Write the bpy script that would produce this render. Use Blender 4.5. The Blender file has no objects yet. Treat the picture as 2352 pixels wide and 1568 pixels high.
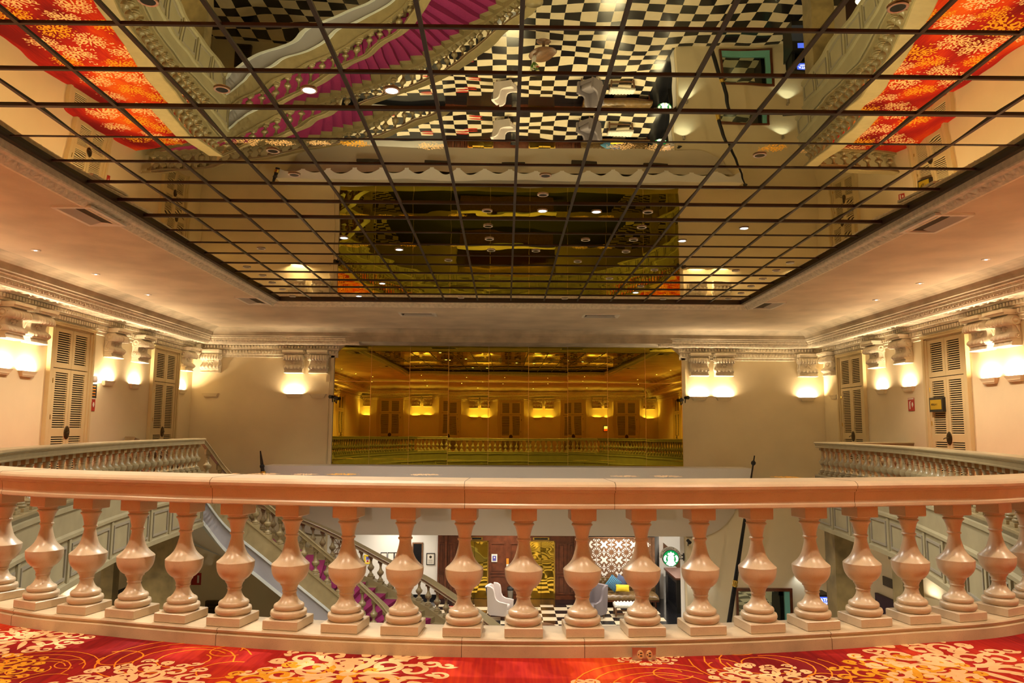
import bpy, math, random
from mathutils import Vector, Matrix
PI = math.pi
sc = bpy.context.scene
col = sc.collection
random.seed(7)
# ------------------------------------------------------------------ camera
EYE = 1.2
FPX, TILT, YAW, ROLL = 1720.0, math.radians(6.65), math.radians(.45), math.radians(.38)
FW = Vector((math.sin(YAW)*math.cos(TILT), math.cos(YAW)*math.cos(TILT), math.sin(TILT)))
r0 = Vector((math.cos(YAW), -math.sin(YAW), 0)); u0 = r0.cross(FW)
RT = r0*math.cos(ROLL)+u0*math.sin(ROLL); UP = -r0*math.sin(ROLL)+u0*math.cos(ROLL)
cd = bpy.data.cameras.new('camera'); cam = bpy.data.objects.new('camera', cd); col.objects.link(cam)
cd.sensor_width = 36; cd.lens = FPX/2352*36; cd.clip_end = 200; cd.clip_start = .05
cam.matrix_world = Matrix(((RT.x, UP.x, -FW.x, 0), (RT.y, UP.y, -FW.y, 0), (RT.z, UP.z, -FW.z, EYE), (0, 0, 0, 1)))
sc.camera = cam
def ray(px, py): return FW+RT*((px-1176)/FPX)-UP*((py-784)/FPX)
E0 = Vector((0, 0, EYE))
def onY(px, py, Y):
    r = ray(px, py); return E0+r*(Y/r.y)
def onX(px, py, X):
    r = ray(px, py); return E0+r*(X/r.x)
def onZ(px, py, Z):
    r = ray(px, py); return E0+r*((Z-EYE)/r.z)
# ------------------------------------------------------------------ world, exposure
w = bpy.data.worlds.new('world'); sc.world = w; w.use_nodes = True
w.node_tree.nodes['Background'].inputs[0].default_value = (.02, .018, .015, 1)
w.node_tree.nodes['Background'].inputs[1].default_value = .3
sc.view_settings.view_transform = 'Standard'; sc.view_settings.look = 'None'
sc.view_settings.gamma = 1; sc.view_settings.use_curve_mapping = False
sc.view_settings.exposure = 0.9
cy = sc.cycles
cy.max_bounces = 7; cy.diffuse_bounces = 3; cy.glossy_bounces = 5; cy.transmission_bounces = 3
cy.caustics_reflective = False; cy.caustics_refractive = False
cy.sample_clamp_indirect = 4.0; cy.sample_clamp_direct = 0
cy.use_denoising = True
# ------------------------------------------------------------------ room numbers
XL, XR, D, YR = -10.65, 10.87, 25.5, -3.0
ZC, ZF, ZM = 4.42, -5.76, 4.64          # plaster ceiling, lobby floor, ceiling mirror
D2 = 31.9                                # lift wall in the lobby behind
WARM, WARM2, COOL, NEUT = (1, .74, .44), (1, .77, .53), (1, .93, .80), (1, .88, .72)
P_SCONCE, P_SPOT, P_FRONT, P_DOWN, P_LOBBY, P_LIFT = 31.0, 205.0, 185.0, 390.0, 80.0, 44.0
def add_light(name, kind, loc, energy, color, size=.1, size_y=None, rot=(0, 0, 0), parent=None, spot=None, spread=None):
    l = bpy.data.lights.new(name, kind); l.energy = energy; l.color = color
    if kind == 'AREA':
        l.size = size
        if size_y: l.shape = 'RECTANGLE'; l.size_y = size_y
        if spread: l.spread = math.radians(spread)
    elif kind == 'SPOT':
        l.shadow_soft_size = size; l.spot_size = math.radians(spot or 90); l.spot_blend = .7
    else: l.shadow_soft_size = size
    o = bpy.data.objects.new(name, l); o.location = loc; o.rotation_euler = rot; col.objects.link(o)
    if parent: o.parent = parent
    return o
# warm spots in the plaster ceiling over the near balcony and side balconies (fixtures further down)
SPOTS = [(-5.2, 3.9), (-2.7, 2.8), (-.1, 2.55), (2.6, 2.75), (5.1, 3.8), (-5.5, -1.2), (-1.8, -1.3), (1.8, -1.3), (5.5, -1.2)]
SIDE_Y = [5.2, 8.6, 12.0]
for (x, y) in SPOTS:
    add_light('near_spot', 'SPOT', (x, y, ZC-.04), P_FRONT if y > 0 else P_FRONT*.07, WARM2, .06, spot=125)
SIDE_SPOTS = []
for px, py in [(82, 574), (220, 629), (340, 676), (2265, 595), (2113, 650), (2013, 688)]:
    p = onZ(px, py, ZC); SIDE_SPOTS.append((p.x, p.y))
SIDE_SPOTS += [(-9.1, 9.3), (9.2, 9.3), (-9.0, 5.8), (9.1, 5.8), (-8.6, 2.4), (8.7, 2.4)]
for (x, y) in SIDE_SPOTS:
    add_light('side_spot', 'SPOT', (x, y, ZC-.04), P_SPOT*(1.6 if y < 10.5 else 1), WARM2, .05, spot=120)
# lobby: unseen fill lamps added under the balconies; lamps in the lift lobby ceiling
for (x, y) in [(-9.2, 16), (-9.2, 9), (9.4, 16), (9.4, 9)]:
    add_light('lobby_lamp', 'AREA', (x, y, -1.32), P_LOBBY*.5, NEUT, 1.2, spread=150)
for (x, y) in [(-4.5, 27.6), (0, 27.8), (4.2, 27.8), (-4.5, 30.6), (0, 30.6), (4.6, 30.6), (7.2, 29.6), (7.2, 34)]:
    add_light('lift_lobby_lamp', 'AREA', (x, y, -2.42), P_LIFT, NEUT, .9, spread=160)
# ------------------------------------------------------------------ materials
def lin(c):
    if isinstance(c, str):
        c = c.lstrip('#'); c = [int(c[i:i+2], 16)/255 for i in (0, 2, 4)]
        return tuple((x/12.92 if x <= .04045 else ((x+.055)/1.055)**2.4) for x in c)
    return tuple(c)
def mat(name, color, rough=.6, metal=0, spec=.5, var=0, vscale=6, dark=.55, speck=0, bump=0, bscale=20, coat=0, detail=4):
    m = bpy.data.materials.new(name); m.use_nodes = True
    nt = m.node_tree; b = nt.nodes['Principled BSDF']; c = lin(color)
    b.inputs['Base Color'].default_value = (*c, 1); b.inputs['Roughness'].default_value = rough
    b.inputs['Metallic'].default_value = metal; b.inputs['Specular IOR Level'].default_value = spec
    b.inputs['Coat Weight'].default_value = coat; b.inputs['Coat Roughness'].default_value = .15
    if var or bump or speck:
        tc = nt.nodes.new('ShaderNodeTexCoord')
    if var or speck:
        n = nt.nodes.new('ShaderNodeTexNoise'); n.inputs['Scale'].default_value = vscale; n.inputs['Detail'].default_value = detail
        nt.links.new(tc.outputs['Object'], n.inputs['Vector'])
        r = nt.nodes.new('ShaderNodeValToRGB'); r.color_ramp.elements[0].position = .35; r.color_ramp.elements[1].position = .65
        d = tuple(x*(1-var*(1-dark)) for x in c)
        r.color_ramp.elements[0].color = (*d, 1); r.color_ramp.elements[1].color = (*c, 1)
        nt.links.new(n.outputs['Fac'], r.inputs['Fac']); out = r.outputs['Color']
        if speck:
            n2 = nt.nodes.new('ShaderNodeTexNoise'); n2.inputs['Scale'].default_value = 210; n2.inputs['Detail'].default_value = 2
            nt.links.new(tc.outputs['Object'], n2.inputs['Vector'])
            r2 = nt.nodes.new('ShaderNodeValToRGB'); r2.color_ramp.elements[0].position = .28; r2.color_ramp.elements[1].position = .42
            r2.color_ramp.elements[0].color = (1-speck, 1-speck, 1-speck, 1); r2.color_ramp.elements[1].color = (1, 1, 1, 1)
            nt.links.new(n2.outputs['Fac'], r2.inputs['Fac'])
            mx = nt.nodes.new('ShaderNodeMix'); mx.data_type = 'RGBA'; mx.blend_type = 'MULTIPLY'; mx.inputs[0].default_value = 1
            nt.links.new(out, mx.inputs[6]); nt.links.new(r2.outputs['Color'], mx.inputs[7]); out = mx.outputs[2]
        nt.links.new(out, b.inputs['Base Color'])
    if bump:
        n = nt.nodes.new('ShaderNodeTexNoise'); n.inputs['Scale'].default_value = bscale; n.inputs['Detail'].default_value = 3
        nt.links.new(tc.outputs['Object'], n.inputs['Vector'])
        bp = nt.nodes.new('ShaderNodeBump'); bp.inputs['Strength'].default_value = 1; bp.inputs['Distance'].default_value = bump
        nt.links.new(n.outputs['Fac'], bp.inputs['Height']); nt.links.new(bp.outputs['Normal'], b.inputs['Normal'])
    return m
def emat(name, color, strength):
    m = bpy.data.materials.new(name); m.use_nodes = True; b = m.node_tree.nodes['Principled BSDF']; c = lin(color)
    b.inputs['Base Color'].default_value = (*c, 1); b.inputs['Emission Color'].default_value = (*c, 1)
    b.inputs['Emission Strength'].default_value = strength; return m
M = {}
M['wall'] = mat('cream_plaster', (.80, .69, .46), .75, var=.5, vscale=.7, dark=.82, bump=.002, bscale=9)
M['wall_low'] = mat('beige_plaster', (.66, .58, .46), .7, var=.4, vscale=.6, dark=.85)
M['ceil'] = mat('ceiling_plaster', (.70, .59, .44), .85, var=.7, vscale=1.1, dark=.72, bump=.002, bscale=25)
M['cove'] = mat('cove_plaster', (.58, .50, .37), .85, var=1, vscale=1.6, dark=.66, bump=.002, bscale=25)
M['orn'] = mat('ornament_plaster', (.82, .74, .58), .7, var=.7, vscale=14, dark=.68, bump=.006, bscale=30)
M['plaster'] = mat('corbel_plaster', (.82, .74, .58), .65, var=.4, vscale=9, dark=.75)
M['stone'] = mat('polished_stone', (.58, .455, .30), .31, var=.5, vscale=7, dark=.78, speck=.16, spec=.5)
M['stone_pl'] = mat('honed_stone', (.60, .465, .29), .42, var=.8, vscale=5, dark=.68, speck=.2)
M['stone_far'] = mat('shaded_far_stone', (.34, .27, .14), .3, var=.6, vscale=5, dark=.75, speck=.15)  # same stone as the near rail; its dimmer lighting is put into the colour
M['fascia'] = mat('fascia_paint', (.36, .305, .175), .6, var=.6, vscale=2.5, dark=.8)
M['fascia_t'] = mat('fascia_trim', (.29, .25, .18), .6)
M['darksheet'] = mat('added_dark_sheet', (.02, .02, .022), .95)  # near-black colour standing in for the shade on the lobby floor
M['grey'] = mat('grey_paint', (.33, .32, .35), .6)
M['whitetrim'] = mat('white_trim', (.62, .66, .66), .5)
M['door'] = mat('cream_door_paint', (.64, .52, .28), .45)
M['louver'] = mat('cream_slat_paint', (.62, .51, .28), .5)
M['dark'] = mat('dark_gap', (.035, .025, .012), .8)
M['black'] = mat('black_paint', (.012, .012, .013), .4)
M['blackgloss'] = mat('black_gloss', (.01, .01, .012), .12)
M['bronze'] = mat('dark_bronze', (.10, .07, .035), .4, metal=.8, var=.8, vscale=40)
M['bar'] = mat('dark_brown_bar', (.022, .011, .007), .4)
M['brass'] = mat('brass', (.85, .6, .15), .16, metal=1)
M['steel'] = mat('brushed_steel', (.55, .53, .5), .3, metal=1)
M['wood'] = mat('mahogany', (.16, .045, .018), .28, var=.8, vscale=5, dark=.5, coat=.4)
M['woodfloor'] = mat('brown_boards', (.22, .09, .04), .35)
M['darkwood'] = mat('dark_wood', (.05, .018, .012), .6)
M['walnut'] = mat('walnut', (.24, .12, .06), .4, var=.7, vscale=8)
M['marble'] = mat('brown_marble', (.30, .22, .09), .35, var=1, vscale=2.2, dark=.5)
M['fabric'] = mat('lilac_grey_fabric', (.62, .55, .53), .9, bump=.002, bscale=120)
M['fabric2'] = mat('charcoal_lilac_fabric', (.22, .19, .21), .9)
M['leather'] = mat('bronze_leather', (.17, .10, .035), .35, var=.8, vscale=6)
M['whiteleather'] = mat('white_leather', (.78, .76, .70), .4)
M['yellow'] = mat('yellow_cloth', (.85, .62, .03), .8)
M['navy'] = mat('navy_cloth', (.07, .09, .17), .85)
M['white'] = mat('white_paint', (.82, .80, .76), .5)
M['paper'] = mat('paper', (.80, .76, .68), .6)
M['red'] = mat('red_sign', (.42, .02, .015), .4)
M['orange'] = mat('orange_sign', (.85, .28, .02), .5)
M['blue'] = mat('blue_print', (.10, .10, .42), .5)
M['turq'] = mat('turquoise_paint', (.20, .55, .50), .4)
M['magenta'] = mat('magenta_carpet', (.30, .02, .13), .95, var=.5, vscale=30, dark=.7)
M['leaf'] = mat('green_leaf', (.16, .34, .05), .5)
M['petal'] = mat('cream_petal', (.85, .85, .55), .5)
M['redpetal'] = mat('red_petal', (.7, .03, .02), .5)
M['goldsign'] = mat('gold_plate', (.55, .38, .02), .35, metal=.3)
M['lamp_cool'] = emat('cool_lamp', (.9, .97, 1), 14)
M['lamp_warm'] = emat('warm_lamp', (1, .8, .5), 16)
M['lamp_spot'] = emat('spot_lamp', (1, .92, .85), 50)
M['scr_blue'] = emat('lit_blue', (.04, .08, .65), 1.4)
M['scr_white'] = emat('lit_white', (.85, .88, 1), 1.6)
M['lamp_red'] = emat('lit_red', (.9, .12, .03), 1.2)
M['sg_green'] = emat('lit_green', (.0, .20, .045), .8)
M['sg_white'] = emat('lit_sign_white', (.9, .95, .97), .62)
def mirror_mat(name, color, rough, dist, scale, base=None):
    m = bpy.data.materials.new(name); m.use_nodes = True; nt = m.node_tree; b = nt.nodes['Principled BSDF']
    b.inputs['Base Color'].default_value = (*color, 1); b.inputs['Metallic'].default_value = 1; b.inputs['Roughness'].default_value = rough
    tc = nt.nodes.new('ShaderNodeTexCoord'); n = nt.nodes.new('ShaderNodeTexNoise')
    n.inputs['Scale'].default_value = scale; n.inputs['Detail'].default_value = 1; n.inputs['Roughness'].default_value = .3
    nt.links.new(tc.outputs['Object'], n.inputs['Vector'])
    bp = nt.nodes.new('ShaderNodeBump'); bp.inputs['Strength'].default_value = 1; bp.inputs['Distance'].default_value = dist
    nt.links.new(n.outputs['Fac'], bp.inputs['Height']); nt.links.new(bp.outputs['Normal'], b.inputs['Normal'])
    return m
M['cmirror'] = mirror_mat('bronze_ceiling_mirror', (.80, .735, .43), 0.0, .0029, 1.3)
M['amber'] = mirror_mat('amber_mirror', (.42, .33, .03), 0.0, .0013, 1.0)
M['brassdoor'] = mirror_mat('polished_brass', (.92, .66, .10), .03, .012, 1.6)
M['dmirror'] = mirror_mat('dim_mirror', (.45, .5, .42), .02, .004, 2)
def checker_mat(name, a, b_, tile, rough):
    m = bpy.data.materials.new(name); m.use_nodes = True; nt = m.node_tree; b = nt.nodes['Principled BSDF']
    tc = nt.nodes.new('ShaderNodeTexCoord'); ck = nt.nodes.new('ShaderNodeTexChecker')
    ck.inputs['Scale'].default_value = 1/tile
    mp = nt.nodes.new('ShaderNodeMapping'); mp.inputs['Location'].default_value = (.13, .21, .05)
    nt.links.new(tc.outputs['Object'], mp.inputs['Vector']); nt.links.new(mp.outputs['Vector'], ck.inputs['Vector'])
    n = nt.nodes.new('ShaderNodeTexNoise'); n.inputs['Scale'].default_value = 7; nt.links.new(tc.outputs['Object'], n.inputs['Vector'])
    mx = nt.nodes.new('ShaderNodeMix'); mx.data_type = 'RGBA'; mx.inputs[6].default_value = (*a, 1); mx.inputs[7].default_value = (a[0]*.85, a[1]*.82, a[2]*.76, 1)
    nt.links.new(n.outputs['Fac'], mx.inputs[0]); nt.links.new(mx.outputs[2], ck.inputs['Color1']); ck.inputs['Color2'].default_value = (*b_, 1)
    nt.links.new(ck.outputs['Color'], b.inputs['Base Color']); b.inputs['Roughness'].default_value = rough
    return m
M['checker'] = checker_mat('checkered_marble', (.78, .68, .50), (.012, .012, .014), .52, .16)
def carpet_mat():
    m = bpy.data.materials.new('red_carpet'); m.use_nodes = True; nt = m.node_tree; b = nt.nodes['Principled BSDF']
    tc = nt.nodes.new('ShaderNodeTexCoord'); mp = nt.nodes.new('ShaderNodeMapping'); mp.inputs['Scale'].default_value = (1.0, .35, 1); mp.inputs['Rotation'].default_value = (0, 0, .25)
    n = nt.nodes.new('ShaderNodeTexNoise'); n.inputs['Scale'].default_value = 1.0; n.inputs['Detail'].default_value = 1.5
    nt.links.new(tc.outputs['Object'], mp.inputs['Vector']); nt.links.new(mp.outputs['Vector'], n.inputs['Vector'])
    mp2 = nt.nodes.new('ShaderNodeMapping'); mp2.inputs['Scale'].default_value = (45, 2.5, 1)
    n2 = nt.nodes.new('ShaderNodeTexNoise'); n2.inputs['Scale'].default_value = 1.0; n2.inputs['Detail'].default_value = 2
    nt.links.new(tc.outputs['Object'], mp2.inputs['Vector']); nt.links.new(mp2.outputs['Vector'], n2.inputs['Vector'])
    ad = nt.nodes.new('ShaderNodeMath'); ad.operation = 'MULTIPLY_ADD'; ad.inputs[1].default_value = .22; nt.links.new(n2.outputs['Fac'], ad.inputs[0]); nt.links.new(n.outputs['Fac'], ad.inputs[2])
    r = nt.nodes.new('ShaderNodeValToRGB'); e = r.color_ramp.elements
    e[0].position = .46; e[0].color = (.17, .008, .010, 1); e[1].position = .8; e[1].color = (.66, .10, .012, 1)
    x = e.new(.60); x.color = (.36, .016, .012, 1); x = e.new(.69); x.color = (.52, .040, .010, 1)
    nt.links.new(ad.outputs[0], r.inputs['Fac']); nt.links.new(r.outputs['Color'], b.inputs['Base Color'])
    b.inputs['Roughness'].default_value = .95; b.inputs['Specular IOR Level'].default_value = .1
    return m
M['carpet'] = carpet_mat()
M['c_cream'] = mat('carpet_cream', (.82, .50, .24), .95, spec=.1, var=.4, vscale=40, dark=.8)
M['c_amber'] = mat('carpet_amber', (.72, .32, .02), .95, spec=.1, var=.4, vscale=40, dark=.8)
M['c_line'] = mat('carpet_orange_line', (.78, .24, .015), .95, spec=.1)
# ------------------------------------------------------------------ mesh helpers
class MB:
    def __init__(s): s.v, s.f, s.mi, s.sm = [], [], [], []
    def add(s, vs, fs, m=0, smooth=False):
        o = len(s.v); s.v += [tuple(v) for v in vs]
        for f in fs: s.f.append([o+i for i in f]); s.mi.append(m); s.sm.append(smooth)
    def box(s, a, b, m=0):
        x0, x1 = sorted((a[0], b[0])); y0, y1 = sorted((a[1], b[1])); z0, z1 = sorted((a[2], b[2]))
        s.add([(x0, y0, z0), (x1, y0, z0), (x1, y1, z0), (x0, y1, z0), (x0, y0, z1), (x1, y0, z1), (x1, y1, z1), (x0, y1, z1)],
              [(0, 3, 2, 1), (4, 5, 6, 7), (0, 1, 5, 4), (1, 2, 6, 5), (2, 3, 7, 6), (3, 0, 4, 7)], m)
    def cbox(s, c, d, m=0): s.box((c[0]-d[0]/2, c[1]-d[1]/2, c[2]-d[2]/2), (c[0]+d[0]/2, c[1]+d[1]/2, c[2]+d[2]/2), m)
    def obox(s, p, q, w_, h_, m=0, up=Vector((0, 0, 1))):
        p, q = Vector(p), Vector(q); t = (q-p).normalized(); sd = t.cross(up)
        sd = sd.normalized() if sd.length > 1e-5 else Vector((1, 0, 0)); n = sd.cross(t)
        vs = [b_+sd*(a*w_/2)+n*(c*h_/2) for b_ in (p, q) for a, c in ((-1, -1), (1, -1), (1, 1), (-1, 1))]
        s.add(vs, [(0, 1, 2, 3), (7, 6, 5, 4), (0, 4, 5, 1), (1, 5, 6, 2), (2, 6, 7, 3), (3, 7, 4, 0)], m)
    def lathe(s, prof, c=(0, 0, 0), n=24, m=0, sx=1, sy=1, smooth=True):
        vs = [(c[0]+r*sx*math.cos(2*PI*k/n), c[1]+r*sy*math.sin(2*PI*k/n), c[2]+z) for r, z in prof for k in range(n)]
        fs = [(i*n+k, i*n+(k+1) % n, (i+1)*n+(k+1) % n, (i+1)*n+k) for i in range(len(prof)-1) for k in range(n)]
        s.add(vs, fs, m, smooth)
        o = [list(range(n))[::-1], [(len(prof)-1)*n+k for k in range(n)]]; s.add(vs, [], m)
        if prof[0][0] > 1e-4: s.add(vs[:n], [o[0]], m)
        if prof[-1][0] > 1e-4: s.add(vs[-n:], [list(range(n))], m)
    def tube(s, pts, r, n=8, m=0, cap=True, smooth=True):
        pts = [Vector(p) for p in pts]; rr = r if isinstance(r, (list, tuple)) else [r]*len(pts); vs = []
        t0 = (pts[1]-pts[0]).normalized(); a = Vector((0, 0, 1)) if abs(t0.z) < .9 else Vector((1, 0, 0)); u = t0.cross(a).normalized()
        for i, p in enumerate(pts):
            t = (pts[min(i+1, len(pts)-1)]-pts[max(i-1, 0)]).normalized(); u = (u-t*u.dot(t)).normalized(); v = t.cross(u)
            vs += [p+(u*math.cos(2*PI*k/n)+v*math.sin(2*PI*k/n))*rr[i] for k in range(n)]
        s.add(vs, [(i*n+k, i*n+(k+1) % n, (i+1)*n+(k+1) % n, (i+1)*n+k) for i in range(len(pts)-1) for k in range(n)], m, smooth)
        if cap: s.add(vs[:n], [list(range(n))[::-1]], m); s.add(vs[-n:], [list(range(n))], m)
    def grid(s, P, m=0, smooth=True, wrap=False):
        R, C = len(P), len(P[0]); vs = [p for row in P for p in row]
        s.add(vs, [(i*C+j, i*C+(j+1) % C, (i+1)*C+(j+1) % C, (i+1)*C+j) for i in range(R-1) for j in range(C if wrap else C-1)], m, smooth)
    def prism(s, poly, z0, z1, m=0):
        n = len(poly); s.add([(x, y, z0) for x, y in poly]+[(x, y, z1) for x, y in poly],
              [list(range(n))[::-1], list(range(n, 2*n))]+[(k, (k+1) % n, n+(k+1) % n, n+k) for k in range(n)], m)
    def xz(s, poly, y0, y1, m=0):
        n = len(poly); s.add([(x, y0, z) for x, z in poly]+[(x, y1, z) for x, z in poly],
              [list(range(n)), list(range(n, 2*n))[::-1]]+[(k, n+k, n+(k+1) % n, (k+1) % n) for k in range(n)], m)
    def cushion(s, c, d, m=0, e=.35, n=14, k=8):
        P = []
        for i in range(k+1):
            a = -PI/2+PI*i/k; row = []
            for j in range(n*2):
                b = PI*j/n; f = lambda v: math.copysign(abs(v)**e, v)
                row.append((c[0]+d[0]/2*f(math.cos(a))*f(math.cos(b)), c[1]+d[1]/2*f(math.cos(a))*f(math.sin(b)), c[2]+d[2]/2*f(math.sin(a))))
            P.append(row)
        s.grid(P, m, True, True)
def obj(name, mb, mats, parent=None, loc=None):
    me = bpy.data.meshes.new(name); off = Vector(loc) if loc else (parent_world(parent) if parent and not parent.get('_loc') else Vector((0, 0, 0)))
    me.from_pydata([tuple(Vector(v)-off) for v in mb.v], [], mb.f)
    for m in (mats if isinstance(mats, list) else [mats]): me.materials.append(M[m])
    me.polygons.foreach_set('material_index', mb.mi); me.polygons.foreach_set('use_smooth', mb.sm); me.update()
    o = bpy.data.objects.new(name, me); col.objects.link(o)
    if parent: o.parent = parent
    if loc: o.location = loc
    return o
def parent_world(p):
    v = Vector((0, 0, 0))
    while p: v += p.location; p = p.parent
    return v
def tag(o, label, cat, group=None, kind=None):
    o['label'] = label; o['category'] = cat
    if group: o['group'] = group
    if kind: o['kind'] = kind
    return o
def thing(name, label, cat, loc=(0, 0, 0), group=None):
    o = bpy.data.objects.new(name, None); col.objects.link(o); o.location = loc; o.empty_display_size = .1
    return tag(o, label, cat, group)
def struct(name, mb, mats, label=None, cat='structure'):
    o = obj(name, mb, mats); o['kind'] = 'structure'
    o['label'] = label or name.replace('_', ' '); o['category'] = cat
    return o
def dup(root, loc, rotz, label, group=None):
    r = root.copy(); col.objects.link(r); r.location = loc; r.rotation_euler = (0, 0, rotz); r['label'] = label
    if group: r['group'] = group
    for ch in list(root.children):
        c = ch.copy(); col.objects.link(c); c.parent = r
        for g in list(ch.children):
            d = g.copy(); col.objects.link(d); d.parent = c
    return r
def text(name, s, size, loc, rot, m, parent=None, ext=.002, align='CENTER'):
    cu = bpy.data.curves.new(name, 'FONT'); cu.body = s; cu.size = size; cu.extrude = ext; cu.align_x = align; cu.align_y = 'CENTER'
    cu.materials.append(M[m]); t = bpy.data.objects.new(name, cu); col.objects.link(t)
    dg = bpy.context.evaluated_depsgraph_get(); me = bpy.data.meshes.new_from_object(t.evaluated_get(dg)); bpy.data.objects.remove(t)
    o = bpy.data.objects.new(name, me); col.objects.link(o); o.rotation_euler = rot
    if parent: o.parent = parent; o.location = Vector(loc)-parent_world(parent)
    else: o.location = loc
    return o
def spline(cps, n=14):
    P = [Vector(p) for p in cps]; P = [P[0]*2-P[1]]+P+[P[-1]*2-P[-2]]; out = []
    for i in range(1, len(P)-2):
        for k in range(n):
            t = k/n; a, b, c, d = P[i-1:i+3]
            out.append(.5*((2*b)+(c-a)*t+(2*a-5*b+4*c-d)*t*t+(3*b-a-3*c+d)*t**3))
    return out+[P[-2]]
def resample(P, step):
    L = [0]
    for a, b in zip(P, P[1:]): L.append(L[-1]+(b-a).length)
    n = max(2, round(L[-1]/step)); return [at_len(P, L, L[-1]*i/n) for i in range(n+1)]
def at_len(P, L, s):
    for i in range(len(L)-1):
        if s <= L[i+1] or i == len(L)-2:
            t = (s-L[i])/max(1e-9, L[i+1]-L[i]); return P[i].lerp(P[i+1], t)
def normals(P):
    N = []
    for i in range(len(P)):
        t = P[min(i+1, len(P)-1)]-P[max(i-1, 0)]; t.z = 0; t.normalize(); N.append(Vector((-t.y, t.x, 0)))
    return N
def sweep(mb, P, prof, closed=True, m=0, smooth=False, cap=True, N=None):
    N = N or normals(P); G = [[p+n*o+Vector((0, 0, z)) for o, z in prof] for p, n in zip(P, N)]
    C = len(prof); vs = [v for r in G for v in r]
    fs = [(i*C+j, i*C+(j+1) % C, (i+1)*C+(j+1) % C, (i+1)*C+j) for i in range(len(P)-1) for j in range(C if closed else C-1)]
    mb.add(vs, fs, m, smooth)
    if closed and cap: mb.add(G[0], [list(range(C))], m); mb.add(G[-1], [list(range(C))[::-1]], m)
# ------------------------------------------------------------------ void boundary (outer edge of the stone curb)
BL = [(-7.85, 19.2), (-7.6, 15.4), (-7.1, 12.5), (-6.3, 9.4), (-5.35, 7.2), (-4.25, 5.6)]
BN = [(-3.08, 4.77), (-2.26, 4.49), (-1.55, 4.305), (-.75, 4.165), (0.05, 4.115), (.75, 4.14), (1.45, 4.225), (2.3, 4.405), (3.12, 4.645)]
BR = [(4.3, 5.45), (5.45, 7.1), (6.4, 9.4), (7.35, 12.5), (7.95, 15.2), (8.3, 19.5)]
B_ALL = spline([(x, y, 0) for x, y in BL+BN+BR], 12)
iL = 12*4; iR = len(B_ALL)-1-12*4          # split points between side and front sections
B_LEFT, B_FRONT, B_RIGHT = B_ALL[:iL+1], B_ALL[iL:iR+1], B_ALL[iR:]
EL, ER = [(-10.65, 20.7)], [(10.87, 20.3)]
# ------------------------------------------------------------------ structure: floors, walls, ceilings
mb = MB(); ring = [(XL, 20.7), (XL, YR), (XR, YR), (XR, 20.3)]+[(p.x, p.y) for p in reversed(B_ALL)]
mb.add([(x, y, 0) for x, y in ring], [list(range(len(ring)))])
CARPET = mb
mb = MB(); mb.add([(x, y, -1.27) for x, y in ring], [list(range(len(ring)))[::-1]]); struct('ceiling_under_balcony', mb, 'wall_low', 'pale ceiling under the balcony', 'ceiling')
mb = MB(); mb.box((XL-.2, YR-.2, ZF-.2), (XR+.2, 30.85, ZF)); struct('floor_lobby', mb, 'checker', 'black and cream checkered lobby floor', 'floor')
mb = MB(); mb.box((XL-.2, 30.85, ZF-.2), (6.5, 32.2, ZF-.001)); mb.box((5.95, 25.6, ZF-.1), (8.6, 37, ZF+.004)); struct('floor_dark_border', mb, 'blackgloss', 'polished black floor border in front of the lifts', 'floor')
mb = MB(); mb.box((-7.6, YR+.1, ZF), (7.6, 11.5, ZF+.006)); struct('floor_dark_sheet', mb, 'darksheet', 'added dark sheet on the lobby floor below the near balcony, blackening its reflection', 'floor')  # dark sheet added so the mirrored lobby floor reads as black shade
mb = MB(); mb.box((XL-.3, YR-.3, ZF), (XL, D+.3, 4.9)); struct('wall_left', mb, 'wall', 'cream left wall of the hall', 'wall')
mb = MB(); mb.box((XR, YR-.3, ZF), (XR+.3, D+.3, 4.9)); struct('wall_right', mb, 'wall', 'cream right wall of the hall', 'wall')
mb = MB(); mb.box((XL-.3, YR-.3, ZF), (XR+.3, YR, 4.9)); struct('wall_rear', mb, 'wall', 'cream wall behind the near balcony', 'wall')
OX0, OX1, OZ = -5.95, 6.05, -2.31
mb = MB(); mb.box((XL, D, ZF), (OX0, D+.3, 4.9)); mb.box((OX1, D, ZF), (XR, D+.3, 4.9)); mb.box((OX0, D, OZ), (OX1, D+.3, 4.9)); struct('wall_back', mb, 'wall', 'cream far wall of the hall around the mirror panels', 'wall')
# plaster ceiling ring around the mirror, with the small upstand and moulding
MX0, MX1, MY1, MY0 = -6.013, 6.242, 19.522, 4.510
CA, CB = 14, 18
cw, rb = (MX1-MX0)/CA, (MY1-MY0)/CB
def zmir(y): return EYE+3.44-.0091*(y-10.32)
S = 1.37
def rect(s): return [(XL+s, YR+s), (XR-s, YR+s), (XR-s, D-s), (XL+s, D-s)]
o1, i1 = rect(S), [(MX0-.16, MY0-.16), (MX1+.16, MY0-.16), (MX1+.16, MY1+.16), (MX0-.16, MY1+.16)]
mb = MB(); mb.add([(x, y, ZC) for x, y in o1]+[(x, y, ZC) for x, y in i1], [(k, 4+k, 4+(k+1) % 4, (k+1) % 4) for k in range(4)])
mb.box((XL-.3, YR-.3, 4.9), (XR+.3, D+.3, 5.0)); struct('ceiling', mb, 'ceil', 'stained cream plaster ceiling around the mirror', 'ceiling')
def ring_sweep(mb, prof, rectf, m=0):
    G = [[(x, y, z) for x, y in rectf(s)] for s, z in prof]
    for a, b in zip(G, G[1:]):
        mb.add(a+b, [(k, (k+1) % 4, 4+(k+1) % 4, 4+k) for k in range(4)], m)
def mrect(s): return [(MX0-s, MY0-s), (MX1+s, MY0-s), (MX1+s, MY1+s), (MX0-s, MY1+s)]
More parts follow.
